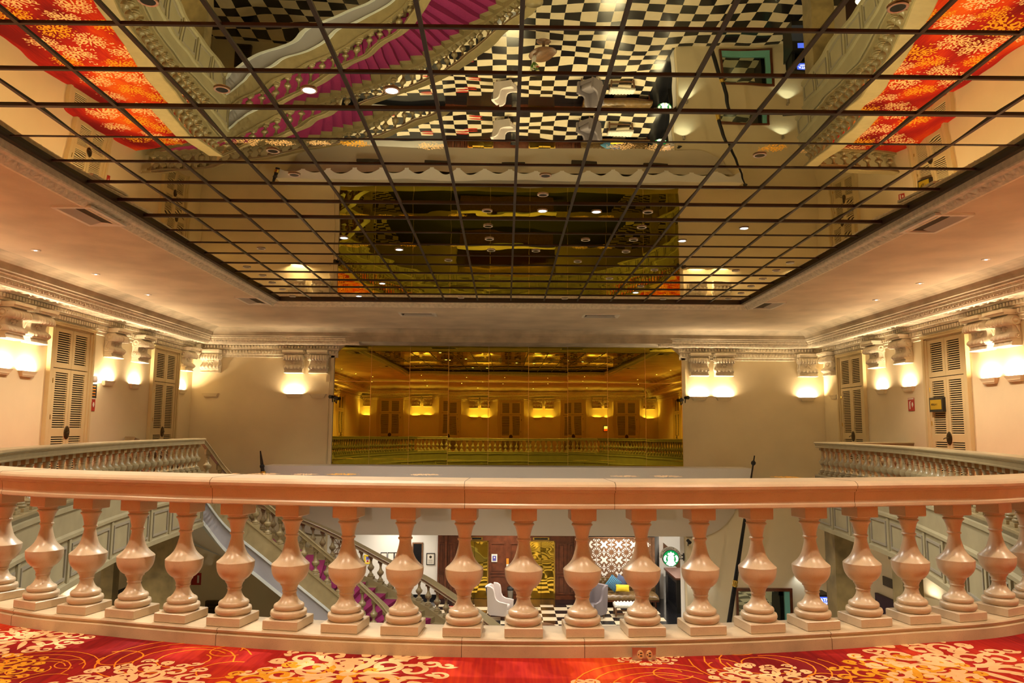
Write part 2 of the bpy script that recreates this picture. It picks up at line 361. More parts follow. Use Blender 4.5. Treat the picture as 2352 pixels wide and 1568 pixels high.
mb = MB(); ring_sweep(mb, [(.26, ZC), (.26, ZC-.02), (.20, ZC-.03), (.17, ZC-.005), (.10, ZC+.05), (.05, ZC+.06), (.045, ZC+.05), (.03, ZC+.06), (.02, ZC+.08), (.02, ZC+.4)], mrect)
struct('trim_1', mb, 'orn', 'ornamental moulding around the ceiling mirror', 'moulding')
mb = MB()                      # small leaves along that moulding
def leafrow(mb, p, q, up, out, n, L, Wd, H):
    p, q = Vector(p), Vector(q); t = (q-p)/n; d = t.normalized(); up, out = Vector(up), Vector(out)
    for k in range(n):
        c = p+t*(k+.5); s = 1 if k % 2 else -1
        mb.add([c-d*L+up*(-Wd*s), c+d*L*.2+up*(-Wd*.9)+out*H*.3, c+d*L+up*Wd*s, c-d*L*.2+up*Wd*.9+out*H*.3, c+out*H], [(0, 1, 4), (1, 2, 4), (2, 3, 4), (3, 0, 4)], 0, True)
R_ = mrect(.135)
for k in range(4):
    a, b = R_[k], R_[(k+1) % 4]; ln = math.dist(a, b); nx = Vector(((b[1]-a[1])/ln, -(b[0]-a[0])/ln, 0))
    leafrow(mb, (*a, ZC+.022), (*b, ZC+.022), nx*.8+Vector((0, 0, -.6)), nx*-.5+Vector((0, 0, -.85)), int(ln/.13), .055, .035, .03)
struct('trim_2', mb, 'orn', 'carved leaf band around the ceiling mirror', 'moulding')
# cove
mb = MB(); ring_sweep(mb, [(.93, 4.14), (.94, 4.17), (.98, 4.19)]+[(.98+.39*(1-math.cos(a*PI/12)), 4.19+.23*math.sin(a*PI/12)) for a in range(1, 7)], rect)
struct('trim_3', mb, 'cove', 'dark concave cove between cornice and ceiling', 'moulding')
# cornice pieces: (side, s0, s1)
CORN = [(0, 3.56), (.05, 3.57), (.05, 3.64), (.07, 3.66), (.07, 3.80), (.12, 3.82), (.13, 3.85), (.13, 3.955), (.22, 3.965), (.24, 3.99), (.30, 3.985), (.72, 3.965), (.74, 3.93), (.79, 3.93), (.82, 3.97), (.86, 4.06), (.88, 4.07), (.88, 4.11), (.90, 4.115), (.93, 4.14), (.93, 4.2), (0, 4.3)]
def cornice(idx, a0, a1, side, label):
    """side: function(u, s) -> (x, y); a0/a1: functions of s giving u at both ends"""
    mb = MB(); G = [[(*side(a0(s), s), z) for s, z in CORN], [(*side(a1(s), s), z) for s, z in CORN]]
    C = len(CORN); mb.add(G[0]+G[1], [(j, j+1, C+j+1, C+j) for j in range(C-1)]+[list(range(C))[::-1], list(range(C, 2*C))])
    L0, L1 = (a0(.3), a1(.3)) if idx in (4, 5, 8) else ((a0(.3), a1(.1)) if idx == 6 else (a0(.1), a1(.3))); n = int((L1-L0)/.105)
    for k in range(n):
        u = L0+(k+.5)*(L1-L0)/n
        for s0, s1, z0, z1, wd in ((.065, .125, 3.70, 3.79, .032), (.125, .20, 3.87, 3.95, .036)):
            p = [side(u-wd, s0), side(u+wd, s0), side(u+wd, s1), side(u-wd, s1)]
            mb.add([(x, y, z0) for x, y in p]+[(x, y, z1) for x, y in p], [(0, 1, 2, 3), (0, 4, 5, 1), (1, 5, 6, 2), (2, 6, 7, 3), (3, 7, 4, 0)])
    L0, L1 = a0(.84), a1(.84); d = Vector((*side(1, 0), 0))-Vector((*side(0, 0), 0)); iw = Vector((*side(0, 1), 0))-Vector((*side(0, 0), 0))
    leafrow(mb, (*side(L0, .845), 4.015), (*side(L1, .845), 4.015), Vector((0, 0, 1))+iw*.4, iw-Vector((0, 0, .4)), int((L1-L0)/.10), .045, .035, .03)
    for r in range(3):
        s = .36+.14*r; leafrow(mb, (*side(L0, s), 3.978-.01*r), (*side(L1, s), 3.978-.01*r), iw, Vector((0, 0, -1)), int((L1-L0)/.24), .12, .045, .022)
    return struct(f'trim_{idx}', mb, 'orn', label, 'cornice')
cornice(4, lambda s: YR+s, lambda s: D-s, lambda u, s: (XL+s, u), 'carved cornice along the left wall')
cornice(5, lambda s: YR+s, lambda s: D-s, lambda u, s: (XR-s, u), 'carved cornice along the right wall')
cornice(6, lambda s: XL+s, lambda s: -5.72+.85*min(1, max(0, (s-.1)/.55)), lambda u, s: (u, D-s), 'carved cornice on the far wall, left of the mirror panels')
cornice(7, lambda s: 5.92-.85*min(1, max(0, (s-.1)/.55)), lambda s: XR-s, lambda u, s: (u, D-s), 'carved cornice on the far wall, right of the mirror panels')
cornice(8, lambda s: XL+s, lambda s: XR-s, lambda u, s: (u, YR+s), 'carved cornice on the wall behind the near balcony')
mb = MB(); mb.add([(-5.3, D-.93, 4.14), (5.5, D-.93, 4.14), (5.5, D-.90, 4.03), (-5.3, D-.90, 4.03), (-5.3, D, 3.99), (5.5, D, 3.99)], [(0, 1, 2, 3), (3, 2, 5, 4)])
struct('trim_9', mb, 'cove', 'plain plaster soffit above the mirror panels', 'moulding')
# ------------------------------------------------------------------ ceiling mirror
cm = thing('ceiling_mirror', 'huge bronze mirror ceiling divided by a dark grid of bars', 'mirror', (0, 0, ZM)); cm['kind'] = 'structure'
# the panes hang in bays of five rows that sag a little between the heavier bars: image shift -> slope per row position
SAG = [(0, -6), (1, -10), (3, -18), (4, -20), (4.02, -8), (5.5, -4), (7, 0), (8.98, 8), (9, -55), (10.5, -50), (11.5, -25), (12.5, 2), (13.2, 45), (13.98, 58), (14.02, -40), (15.5, -18), (17, 0), (19, 10), (21, 10)]
def slope_at(v):
    for (a, x), (b, y) in zip(SAG, SAG[1:]):
        if a <= v <= b: s_ = x+(y-x)*(v-a)/(b-a); break
    return -s_/FPX/(2*(1-(MY1-v*rb)/D))
mb = MB(); NSUB = 5
for r in range(CB):
    y1 = MY1-r*rb; zz = [0.0]
    for k in range(NSUB): zz.append(zz[-1]-slope_at(r+(k+.5)/NSUB)*rb/NSUB)
    zm_ = sum(zz)/len(zz)
    for c in range(CA):
        x0 = MX0+c*cw; x1 = x0+cw; jx = random.uniform(-.0012, .0012); jy = random.uniform(-.0006, .0006)
        mb.grid([[(x, y1-rb*k/NSUB, zmir(y1-rb*k/NSUB)+zz[k]-zm_+(k-NSUB/2)*rb/NSUB*jy+(x-(x0+x1)/2)*jx) for x in (x0, x1)] for k in range(NSUB+1)], 0, True)
obj('mirror_pane', mb, 'cmirror', cm)
mb = MB()
THICK = {4: .05, 9: .055, 14: .055, 19: .055}
for r in range(1, CB):
    y = MY1-r*rb; z = zmir(y); h = THICK.get(r, .032); mb.box((MX0, y-h/2, z-.014), (MX1, y+h/2, z+.03))
for c in range(1, CA):
    x = MX0+c*cw; mb.obox((x, MY0, zmir(MY0)+.003), (x, MY1, zmir(MY1)+.003), .040, .034)
obj('grid_bar', mb, 'bar', cm)
mb = MB()
for x in (MX0, MX1): mb.obox((x, MY0, zmir(MY0)-.02), (x, MY1, zmir(MY1)-.02), .11, .07)
for y in (MY0, MY1): mb.obox((MX0, y, zmir(y)-.02), (MX1, y, zmir(y)-.02), .11, .07)
obj('edge_frame', mb, 'bar', cm)
# ------------------------------------------------------------------ amber mirror panels on the far wall
AX = [-5.83, -4.579, -3.265, -1.949, -.588, .775, 2.109, 3.459, 4.751, 5.99]; AZ0, AZ1, AZS = -.02, 3.99, 2.77
NTH = ['first', 'second', 'third', 'fourth', 'fifth', 'sixth', 'seventh', 'eighth', 'ninth', 'tenth', 'eleventh', 'twelfth', 'thirteenth', 'fourteenth', 'fifteenth', 'sixteenth', 'seventeenth', 'eighteenth', 'nineteenth', 'twentieth', 'twenty-first']
for k in range(9):
    x0, x1 = AX[k]+.008, AX[k+1]-.008; xm = (x0+x1)/2
    lab = 'tall amber mirror panel, middle one of nine on the far wall' if k == 4 else f'tall amber mirror panel on the far wall, {NTH[k] if k < 4 else NTH[8-k]} of nine from the {"left" if k < 4 else "right"} end'
    t = thing('amber_mirror_panel', lab, 'mirror', (xm, D-.02, AZ0), 'amber mirror panels on the far wall')
    for nm, z0, z1, tl in (('lower_pane', AZ0, AZS-.006, .0060), ('upper_pane', AZS+.006, AZ1, -.001)):
        a, b = random.uniform(-.0035, .0035), tl+random.uniform(-.0012, .0012); mb = MB(); zm = (z0+z1)/2
        f = lambda x, z: (x, D-.03+(x-xm)*a+(z-zm)*b, z)
        c0, c1 = (.35, .3) if (k in (0, 8) and nm == 'upper_pane') else (0, 0)
        if c0: poly = [(x0, z0), (x1, z0), (x1, z1), (x0+c0, z1), (x0, z1-c1)] if k == 0 else [(x0, z0), (x1, z0), (x1, z1-c1), (x1-c0, z1), (x0, z1)]
        else: poly = [(x0, z0), (x1, z0), (x1, z1), (x0, z1)]
        n = len(poly); mb.add([f(*p) for p in poly], [list(range(n))])
        mb.add([f(*p) for p in poly]+[(p[0], D-.004, p[1]) for p in poly], [(i, n+i, n+(i+1) % n, (i+1) % n) for i in range(n)])
        obj(nm, mb, 'amber', t)
    mb = MB(); mb.box((x1+.0005, D-.05, AZ0), (x1+.0145, D-.01, AZ1-.05)); mb.box((x0, D-.036, AZS-.005), (x1, D-.01, AZS+.005))
    obj('brass_seam', mb, 'brass', t)
mb = MB()
for x in (-5.90, 6.06): mb.box((x-.06, D-.05, -.02), (x+.06, D, 3.95))
struct('trim_10', mb, 'wall', 'plain plaster reveals at both ends of the mirror panels', 'moulding')
# ------------------------------------------------------------------ carpet with woven scroll motifs
ZK = [0]
def ribbon(mb, pts, w0, w1, m, z=.002, xf=None, blob=True):
    ZK[0] += 1; z = .0004+z*.15+(ZK[0] % 61)*.000012
    P = [Vector((x, y, 0)) for x, y in pts]; n = len(P); vs = []
    for i, p in enumerate(P):
        t = (P[min(i+1, n-1)]-P[max(i-1, 0)]).normalized(); nn = Vector((-t.y, t.x, 0)); k = i/(n-1)
        wd = (w0+(w1-w0)*k); vs += [p+nn*wd, p-nn*wd]
    V = [xf(v) for v in vs]; mb.add([(v.x, v.y, z) for v in V], [(2*i, 2*i+1, 2*i+3, 2*i+2) for i in range(n-1)], m)
    if blob:
        c = P[-1]; r = max(w1*1.9, .02); V = [xf(c+Vector((r*math.cos(2*PI*k/10), r*math.sin(2*PI*k/10), 0))) for k in range(10)]
        mb.add([(v.x, v.y, z+.000006) for v in V], [list(range(10))], m)
def leafshape(mb, x, y, ang, L, W, m, z, xf):
    ZK[0] += 1; z = .0004+z*.15+(ZK[0] % 61)*.000012
    pts = []
    for k in range(9): a = k/8; pts.append((L*a, W*math.sin(PI*a**.7)))
    for k in range(7, 0, -1): a = k/8; pts.append((L*a, -W*math.sin(PI*a**.7)*.7))
    V = [xf(Vector((x+px*math.cos(ang)-py*math.sin(ang), y+px*math.sin(ang)+py*math.cos(ang), 0))) for px, py in pts]
    mb.add([(v.x, v.y, z) for v in V], [list(range(len(V)))], m)
def scroll(cx, cy, r, a0, turns, shrink=.25, n=18):
    return [(cx+r*(1-(1-shrink)*k/n)*math.cos(a0+turns*2*PI*k/n), cy+r*(1-(1-shrink)*k/n)*math.sin(a0+turns*2*PI*k/n)) for k in range(n+1)]
def damask(mb, x, y, ang, S_, m=1, z=.002, full=True):
    ca, sa = math.cos(ang), math.sin(ang)
    for sgn in (1, -1):
        def xf(v, sgn=sgn): u, w_ = v.x*sgn*S_, v.y*S_; return Vector((x+u*ca-w_*sa, y+u*sa+w_*ca, 0))
        for cx, cy_, r, a0, tn, w0, w1 in [(.34, .22, .24, -2.4, .95, .035, .03), (.62, .05, .20, 2.6, -.95, .03, .03), (.30, -.28, .22, 2.5, -.9, .04, .03),
                (.62, -.36, .17, 2.0, .95, .03, .025), (.18, .62, .20, -1.9, .9, .03, .028), (.50, .56, .16, 2.9, -.9, .028, .026), (.82, .24, .13, 2.6, .9, .025, .024),
                (.16, -.64, .16, 1.9, -.9, .03, .026), (.88, -.16, .11, 2.2, -.9, .022, .022), (.40, -.66, .12, 2.4, .9, .024, .022), (.34, .86, .10, -2.6, .8, .022, .02), (.10, .36, .15, 2.8, -1.0, .036, .03), (.74, .52, .10, -2.2, .9, .03, .026), (.78, -.44, .09, 2.4, -.9, .026, .024), (.46, .40, .10, -.6, 1.0, .03, .028), (.20, -.46, .11, .6, -1.0, .03, .026), (.98, .16, .09, 2.6, .8, .022, .02), (.64, .80, .09, 3.0, -.9, .022, .02), (.06, .98, .10, -1.2, .9, .026, .022), (.60, -.62, .09, 2.0, .9, .022, .02)][:None if full else 6]:
            ribbon(mb, scroll(cx, cy_, r, a0, tn), w0, w1, m, z, xf)
        for lx, ly, la, L, W in [(.05, .1, .9, .36, .07), (.08, 0, -.1, .42, .06), (.1, -.1, -.8, .34, .06), (.45, .34, .6, .26, .06), (.48, -.16, -.2, .30, .055), (.22, .42, 1.3, .24, .05), (.72, .42, .5, .16, .05),
                (.74, -.10, -.5, .2, .045), (.5, -.5, -.7, .2, .05), (.0, .8, 1.1, .24, .05), (.02, -.76, -1.1, .2, .045), (.66, .66, .9, .13, .045), (.95, .08, .1, .14, .04), (.26, .08, .4, .26, .05), (.30, -.06, -.4, .22, .045), (.58, .16, .5, .2, .045), (.16, .76, .9, .2, .05), (.36, .66, 1.4, .16, .045), (.12, -.5, -.6, .2, .05)]:
            leafshape(mb, lx, ly, la, L, W, m, z+.0002, xf)
    def xf0(v): u, w_ = v.x*S_, v.y*S_; return Vector((x+u*ca-w_*sa, y+u*sa+w_*ca, 0))
    leafshape(mb, 0, .05, PI/2, .5, .06, m, z+.0006, xf0); leafshape(mb, 0, -.05, -PI/2, .5, .06, m, z+.0006, xf0); leafshape(mb, -.1, 0, 0, .2, .08, m, z+.0006, xf0)
def lines(mb, x, y, ang, S_):
    ca, sa = math.cos(ang), math.sin(ang)
    def xf(v): u, w_ = v.x*S_, v.y*S_; return Vector((x+u*ca-w_*sa, y+u*sa+w_*ca, 0))
    for cx, cy_, r, a0, tn in [(0, 0, .95, .3, .62), (.05, .02, .75, .1, .7), (.1, .0, .56, -.2, .9), (.2, .05, .36, .4, 1.05), (-.5, .2, .28, 2, -.9), (.6, -.4, .3, 1, .8), (.55, .3, .22, -1, -.9)]:
        ribbon(mb, scroll(cx, cy_, r, a0, tn, .55), .008, .008, 3, .0012, xf, False)
inside = [(p.x, p.y) for p in B_ALL]
def on_carpet(x, y, mg=.35):
    if not (XL+mg < x < XR-mg and YR+mg < y < 20.2-mg): return False
    for (ax, ay), (bx, by) in zip(inside[::3], inside[3::3]):
        if math.hypot(ax-x, ay-y) < mg*1.2: return False
    c = False; q = inside
    for i in range(len(q)):
        (x1, y1), (x2, y2) = q[i], q[(i+1) % len(q)]
        if (y1 > y) != (y2 > y) and x < (x2-x1)*(y-y1)/(y2-y1)+x1: c = not c
    return not c
near = []
def put(px, py, S_, ang, m, z=.002):
    p = onZ(px, py, 0); near.append((p.x, p.y, S_)); damask(CARPET, p.x, p.y, ang, S_, m, z)
put(690, 1592, .46, .3, 2, .0008); put(800, 1548, .50, .12, 1); put(2120, 1562, .40, -.3, 2, .0008); put(2230, 1536, .52, .5, 1)
put(300, 1572, .36, .9, 1); put(60, 1470, .36, .35, 1); put(1480, 1500, .20, 3.0, 1); put(1390, 1640, .42, .1, 1); put(1790, 1575, .33, .2, 1); put(-60, 1545, .3, 0, 2, .0008)
for px, py, s, a in [(380, 1520, .52, .2), (1800, 1530, .5, 2.6), (1500, 1590, .5, .6), (30, 1540, .4, 0)]:
    p = onZ(px, py, 0); lines(CARPET, p.x, p.y, a, s)
k = 0
for iy in range(-6, 46):
    for ix in range(-22, 23):
        if (ix+iy) % 2: continue
        x, y = ix*.52+random.uniform(-.1, .1), iy*.52+random.uniform(-.1, .1); k += 1
        if y > 3.1 and abs(x) < 4 and y < 6 or not on_carpet(x, y, .42): continue
        damask(CARPET, x, y, random.uniform(-.5, .5)+(PI if k % 2 else 0), random.uniform(.36, .46), 1 if (ix+2*iy) % 5 not in (0, 3) else 2, .002 if k % 2 else .0026, False)
fl = struct('floor', CARPET, ['carpet', 'c_cream', 'c_amber', 'c_line'], 'red carpet with cream scroll motifs on the balcony', 'carpet')
# ------------------------------------------------------------------ balusters and balustrades
BAL = [[(430, 72), (445, 72)], [(445, 72), (452, 61), (457, 70), (463, 75), (470, 74), (476, 66), (500, 57), (520, 52), (545, 47), (566, 44)], [(566, 44), (569, 49), (576, 52), (583, 50), (587, 44)], [(587, 43), (602, 42), (625, 45), (652, 51), (680, 58), (705, 66), (728, 77), (750, 93), (768, 110), (781, 125), (790, 133)],
       [(790, 133), (794, 135), (798, 134)], [(798, 134), (815, 133.5), (835, 132), (855, 128), (872, 122), (888, 114), (904, 103), (918, 90), (930, 74)], [(930, 72), (936, 67), (945, 67), (950, 60)], [(950, 60), (970, 53), (984, 49)], [(984, 49), (988, 52.5), (996, 53), (1003, 48)], [(1003, 47), (1015, 48), (1035, 54), (1055, 64), (1070, 76), (1080, 87)],
       [(1080, 87), (1084, 96), (1091, 104), (1100, 107), (1112, 107), (1121, 102), (1126, 96)], [(1126, 96), (1128, 104)], [(1128, 104), (1130, 114), (1132, 124), (1145, 128), (1158, 128), (1170, 124), (1179, 116), (1185, 112)]]
def lathe_bal(mb, n):
    for seg in BAL:
        pr = [(r*.000783, (1255-y)*.000739) for y, r in reversed(seg)]
        vs = [(r*math.cos(2*PI*k/n), r*math.sin(2*PI*k/n), z) for r, z in pr for k in range(n)]
        mb.add(vs, [(i*n+k, i*n+(k+1) % n, (i+1)*n+(k+1) % n, (i+1)*n+k) for i in range(len(pr)-1) for k in range(n)], 0, True)
bm_ = MB(); lathe_bal(bm_, 36)
BAL_ME = None
def bev(mb, w_, z0, z1, b=.004):
    h = w_-b; ring_ = lambda r, z: [(-r, -r, z), (r, -r, z), (r, r, z), (-r, r, z)]
    R = [ring_(h, z0), ring_(w_, z0+b), ring_(w_, z1-b), ring_(h, z1)]; vs = sum(R, [])
    mb.add(vs, [(3, 2, 1, 0), (12, 13, 14, 15)]+[(i*4+k, i*4+(k+1) % 4, i*4+4+(k+1) % 4, i*4+4+k) for i in range(3) for k in range(4)])
bev(bm_, .103, 0, .052); bev(bm_, .070, .609, .680)
def baluster_me(m):
    me = bpy.data.meshes.new('baluster'); me.from_pydata(bm_.v, [], bm_.f); me.materials.append(M[m])
    me.polygons.foreach_set('use_smooth', bm_.sm); me.update(); return me
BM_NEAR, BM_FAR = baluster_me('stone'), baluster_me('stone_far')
bt = MB(); lathe_bal(bt, 18); bev(bt, .103, -.16, .052); bev(bt, .070, .609, .74)
BM_ST = bpy.data.meshes.new('baluster_stair'); BM_ST.from_pydata(bt.v, [], bt.f); BM_ST.materials.append(M['stone_far']); BM_ST.polygons.foreach_set('use_smooth', bt.sm)
RAIL = [(-.045, .905), (-.052, .893), (-.048, .878), (-.036, .872), (-.036, .862), (-.022, .856), (-.014, .80), (-.020, .792), (-.020, .777), (-.01, .771),
        (.27, .771), (.28, .777), (.28, .792), (.274, .80), (.282, .856), (.296, .862), (.296, .872), (.308, .878), (.312, .893), (.305, .905), (.285, .917), (-.025, .917)]
CURB = [(.0, -.02), (.0, .058), (.012, .062), (.014, .07), (.008, .074), (.006, .083), (.012, .09), (.30, .09), (.31, .083), (.31, -.02)]
def put_bal(me, p, n, parent):
    o = bpy.data.objects.new('baluster', me); col.objects.link(o); o.parent = parent; o.location = p-parent_world(parent)
    o.rotation_euler = (0, 0, math.atan2(-n.x, n.y)); return o
def balustrade(name, label, P, me, spots=None, step=.335, m='stone', mpl='stone_pl', cuts=()):
    r = thing(name, label, 'balustrade', tuple(P[len(P)//2]))
    N = normals(P); mb = MB(); sweep(mb, P, RAIL, True, 0); obj('handrail', mb, m, r)
    mb = MB(); sweep(mb, P, CURB, True, 0); obj('plinth', mb, mpl, r)
    C = [p+n*.142 for p, n in zip(P, N)]; L = [0]
    for a, b in zip(C, C[1:]): L.append(L[-1]+(b-a).length)
    if spots is None:
        k = int(L[-1]/step); spots = [(i+.5)*L[-1]/k for i in range(k)]
    for s in spots:
        p = at_len(C, L, s); q = at_len(C, L, min(s+.02, L[-1])); p0 = at_len(C, L, max(s-.02, 0)); t = (q-p0).normalized()
        put_bal(me, p+Vector((0, 0, .09)), Vector((-t.y, t.x, 0)), r)
    return r, C, L
# front: balusters where the photo shows them, then the same pitch out to both ends
N_ = normals(B_FRONT); C_ = [p+n*.142 for p, n in zip(B_FRONT, N_)]; L_ = [0]
for a, b in zip(C_, C_[1:]): L_.append(L_[-1]+(b-a).length)
obs = []
for px in [8, 103, 203, 312, 423, 541, 667, 797, 930, 1066, 1203, 1337, 1474, 1609, 1739, 1863, 1980, 2091, 2195, 2290]:
    best = min(range(len(C_)*20), key=lambda i: abs((lambda q: 1176+FPX*(q-E0).dot(RT)/(q-E0).dot(FW))(at_len(C_, L_, L_[-1]*i/(len(C_)*20))+Vector((0, 0, .42)))-px))
    obs.append(L_[-1]*best/(len(C_)*20))
s = obs[0]-.345
while s > .1: obs.insert(0, s); s -= .345
s = obs[-1]+.345
while s < L_[-1]-.1: obs.append(s); s += .345
FRONT, _, _ = balustrade('stone_balustrade', 'polished pinkish stone balustrade nearest, curving across the red carpet edge', B_FRONT, BM_NEAR, obs)
mb = MB()
B_LEFT[0] = B_LEFT[0].lerp(B_LEFT[1], .45); B_LEFT[-1] = B_LEFT[-1].lerp(B_LEFT[-2], .3); B_RIGHT[0] = B_RIGHT[0].lerp(B_RIGHT[1], .3)
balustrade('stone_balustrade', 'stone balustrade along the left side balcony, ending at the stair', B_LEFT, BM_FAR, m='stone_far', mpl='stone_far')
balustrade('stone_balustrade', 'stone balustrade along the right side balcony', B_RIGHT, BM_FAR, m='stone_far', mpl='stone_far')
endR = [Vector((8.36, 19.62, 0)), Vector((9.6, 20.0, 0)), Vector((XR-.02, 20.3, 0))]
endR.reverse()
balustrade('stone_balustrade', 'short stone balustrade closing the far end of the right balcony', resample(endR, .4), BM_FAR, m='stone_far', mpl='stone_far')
# balcony fascia with raised panels
FAS = [(.31, .05), (.31, .0), (.34, -.01), (.34, -.07), (.30, -.10), (.28, -.42), (.32, -.45), (.32, -.50), (.27, -.53), (.27, -1.16), (.31, -1.18), (.31, -1.27), (.05, -1.27)]
mb = MB(); sweep(mb, B_ALL, FAS, False, 0)
Q = [p+n*.27 for p, n in zip(B_ALL, normals(B_ALL))]; LQ = [0]
for a, b in zip(Q, Q[1:]): LQ.append(LQ[-1]+(b-a).length)
npan = int(LQ[-1]/1.05)
for i in range(npan):
    s0 = LQ[-1]*i/npan; s1 = LQ[-1]*(i+1)/npan
    def pt(s, z, o): 
        p = at_len(Q, LQ, s); q = at_len(Q, LQ, min(s+.05, LQ[-1])); q0 = at_len(Q, LQ, max(0, s-.05)); t = (q-q0).normalized(); return p+Vector((-t.y*o, t.x*o, z))
    for a, b, z0, z1, o, m in [(s0-.05, s0+.05, -1.17, -.53, .03, 0), (s0+.13, s1-.13, -.64, -.60, .025, 1), (s0+.13, s1-.13, -1.10, -1.06, .025, 1), (s0+.13, s0+.17, -1.06, -.64, .025, 1), (s1-.17, s1-.13, -1.06, -.64, .025, 1)]:
        v = [pt(a, z0, -.01), pt(b, z0, -.01), pt(b, z1, -.01), pt(a, z1, -.01), pt(a, z0, o), pt(b, z0, o), pt(b, z1, o), pt(a, z1, o)]
        mb.add(v, [(4, 5, 6, 7), (0, 1, 5, 4), (1, 2, 6, 5), (2, 3, 7, 6), (3, 0, 4, 7)], m)
struct('trim_11', mb, ['fascia', 'fascia_t'], 'panelled fascia below the balcony edge', 'moulding')
# end faces of the balcony slab at both far ends
mb = MB()
for a, b in (((XL+.003, 20.7), (-7.6, 19.2)), ((8.05, 19.5), (XR, 20.3))):
    mb.add([(*a, 0), (*b, 0), (*b, -1.27), (*a, -1.27)], [(0, 1, 2, 3)])
struct('trim_12', mb, 'fascia', 'plain end faces of the side balconies', 'moulding')
# ------------------------------------------------------------------ staircase
IN = [Vector((-7.74, 19.36, .905))]+[onY(*q) for q in [(520, 1076, 19.75), (604, 1147, 20.15), (690, 1218, 20.5), (769, 1284, 20.8), (832, 1341, 21.0), (898, 1407, 21.05)]]+[Vector((-2.35, 20.7, -4.72)), Vector((-1.75, 20.2, -4.86))]
OUT = [Vector((-10.38, 20.95, .905)), Vector((-10.0, 22.2, .40)), Vector((-9.2, 23.5, -.45)), onY(594, 1154, 24.25)]+[onY(*q) for q in [(700, 1192, 24.35), (786, 1230, 24.35), (905, 1293, 24.1), (974, 1324, 23.9), (1048, 1372, 23.4), (1106, 1410, 22.9)]]+[Vector((-.05, 22.35, -4.55)), Vector((.55, 21.7, -4.78)), Vector((.75, 21.1, -4.86))]
IN, OUT = spline(IN, 10), spline(OUT, 10)
def mono(P):
    for i in range(1, len(P)): P[i].z = min(P[i].z, P[i-1].z-1e-4)
    return P
mono(IN); mono(OUT)
def at_z(P, z):
    if z >= P[0].z: return P[0].copy()
    for a, b in zip(P, P[1:]):
        if a.z >= z >= b.z: return a.lerp(b, (a.z-z)/max(1e-9, a.z-b.z))
    return P[-1].copy()
st = thing('staircase', 'curved stone staircase with magenta carpet runner descending along the far wall', 'staircase', (-4, 22, ZF))
NS = 36; rise = -ZF/NS; tm, rm = MB(), MB()
for k in range(NS):
    z0, z1 = -k*rise, -(k+1)*rise
    a, b = at_z(IN, z0+.905), at_z(OUT, z0+.905); c, d = at_z(IN, z1+.905), at_z(OUT, z1+.905)
    for p in (a, b, c, d): p.z = z1
    up = Vector((0, 0, rise)); dn = Vector((0, 0, -.12))
    tm.add([a, b, d, c, a+up, b+up], [(0, 3, 2, 1), (0, 1, 5, 4)])
    tm.add([a+dn, b+dn, d+dn, c+dn], [(0, 1, 2, 3)])
    l = lambda p, q, t: p.lerp(q, t); e = Vector((0, 0, .012))
    ra, rb_, rc, rd = l(a, b, .14)+e, l(a, b, .86)+e, l(c, d, .14)+e, l(c, d, .86)+e
    nose = ((c+d)/2-(a+b)/2).normalized()*.02
    rm.add([ra, rb_, rd+nose, rc+nose, ra+up+nose, rb_+up+nose], [(0, 3, 2, 1), (0, 1, 5, 4)])
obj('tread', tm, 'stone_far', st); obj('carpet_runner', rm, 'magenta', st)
STR = [(-.14, -.80), (.14, -.80), (.14, -.87), (.11, -.90), (.11, -1.36), (.15, -1.38), (.15, -1.46), (.11, -1.48), (.10, -1.92), (.14, -1.94), (.14, -2.04), (-.14, -2.04)]
STRM = [(o, z) for o, z in STR]
for nm, P in (('inner_stringer', IN), ('outer_stringer', OUT)):
    N = normals(P); sgn = -1 if nm == 'inner_stringer' else 1
    for part, prof, m in ((nm, [(-.14*sgn, -.80), (.14*sgn, -.80), (.14*sgn, -.87), (.11*sgn, -.90), (.11*sgn, -1.40), (-.14*sgn, -1.40)], 'stone_far'), ('stringer_band', [(.06*sgn, -1.40), (.10*sgn, -1.46), (.10*sgn, -1.95), (-.14*sgn, -1.95), (-.14*sgn, -1.40)], 'grey'),
                          ('stringer_moulding', [(.05*sgn, -1.37), (.16*sgn, -1.38), (.16*sgn, -1.45), (.05*sgn, -1.47)], 'whitetrim'), ('stringer_moulding', [(-.14*sgn, -1.94), (.15*sgn, -1.94), (.15*sgn, -2.04), (-.14*sgn, -2.04)], 'whitetrim')):
        mb = MB(); Pc = [Vector((p.x, p.y, p.z)) for p in P]
        G = [[q+n*o+Vector((0, 0, max(z, ZF-q.z+.0))) for o, z in prof] for q, n in zip(Pc, N)]
        C = len(prof); mb.add([v for r in G for v in r], [(i*C+j, i*C+(j+1) % C, (i+1)*C+(j+1) % C, (i+1)*C+j) for i in range(len(Pc)-1) for j in range(C)])
        mb.add(G[0], [list(range(C))]); obj(part, mb, m, st)
mb = MB(); G = []
for k in range(0, 41):
    z = .905-(.905+4.0)*k/40; a, b = at_z(IN, z), at_z(OUT, z); a.z = b.z = max(z-2.0, ZF); G.append([a, b])
mb.grid(G); obj('soffit', mb, 'wall_low', st)
RAILS = [(o-.134, z-.905) for o, z in RAIL]
for nm, P in (('inner_handrail', IN), ('outer_handrail', OUT)):
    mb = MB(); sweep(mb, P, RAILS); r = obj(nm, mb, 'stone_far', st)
    L = [0]
    for a, b in zip(P, P[1:]): L.append(L[-1]+math.hypot(b.x-a.x, b.y-a.y))
    k = int(L[-1]/.31); N = normals(P)
    for i in range(k):
        s = (i+.5)*L[-1]/k; p = at_len(P, L, s); q = at_len(P, L, min(s+.05, L[-1])); p0 = at_len(P, L, max(s-.05, 0)); t = (q-p0); t.z = 0; t.normalize()
        put_bal(BM_ST, p+Vector((0, 0, -.815)), Vector((-t.y, t.x, 0)), r)
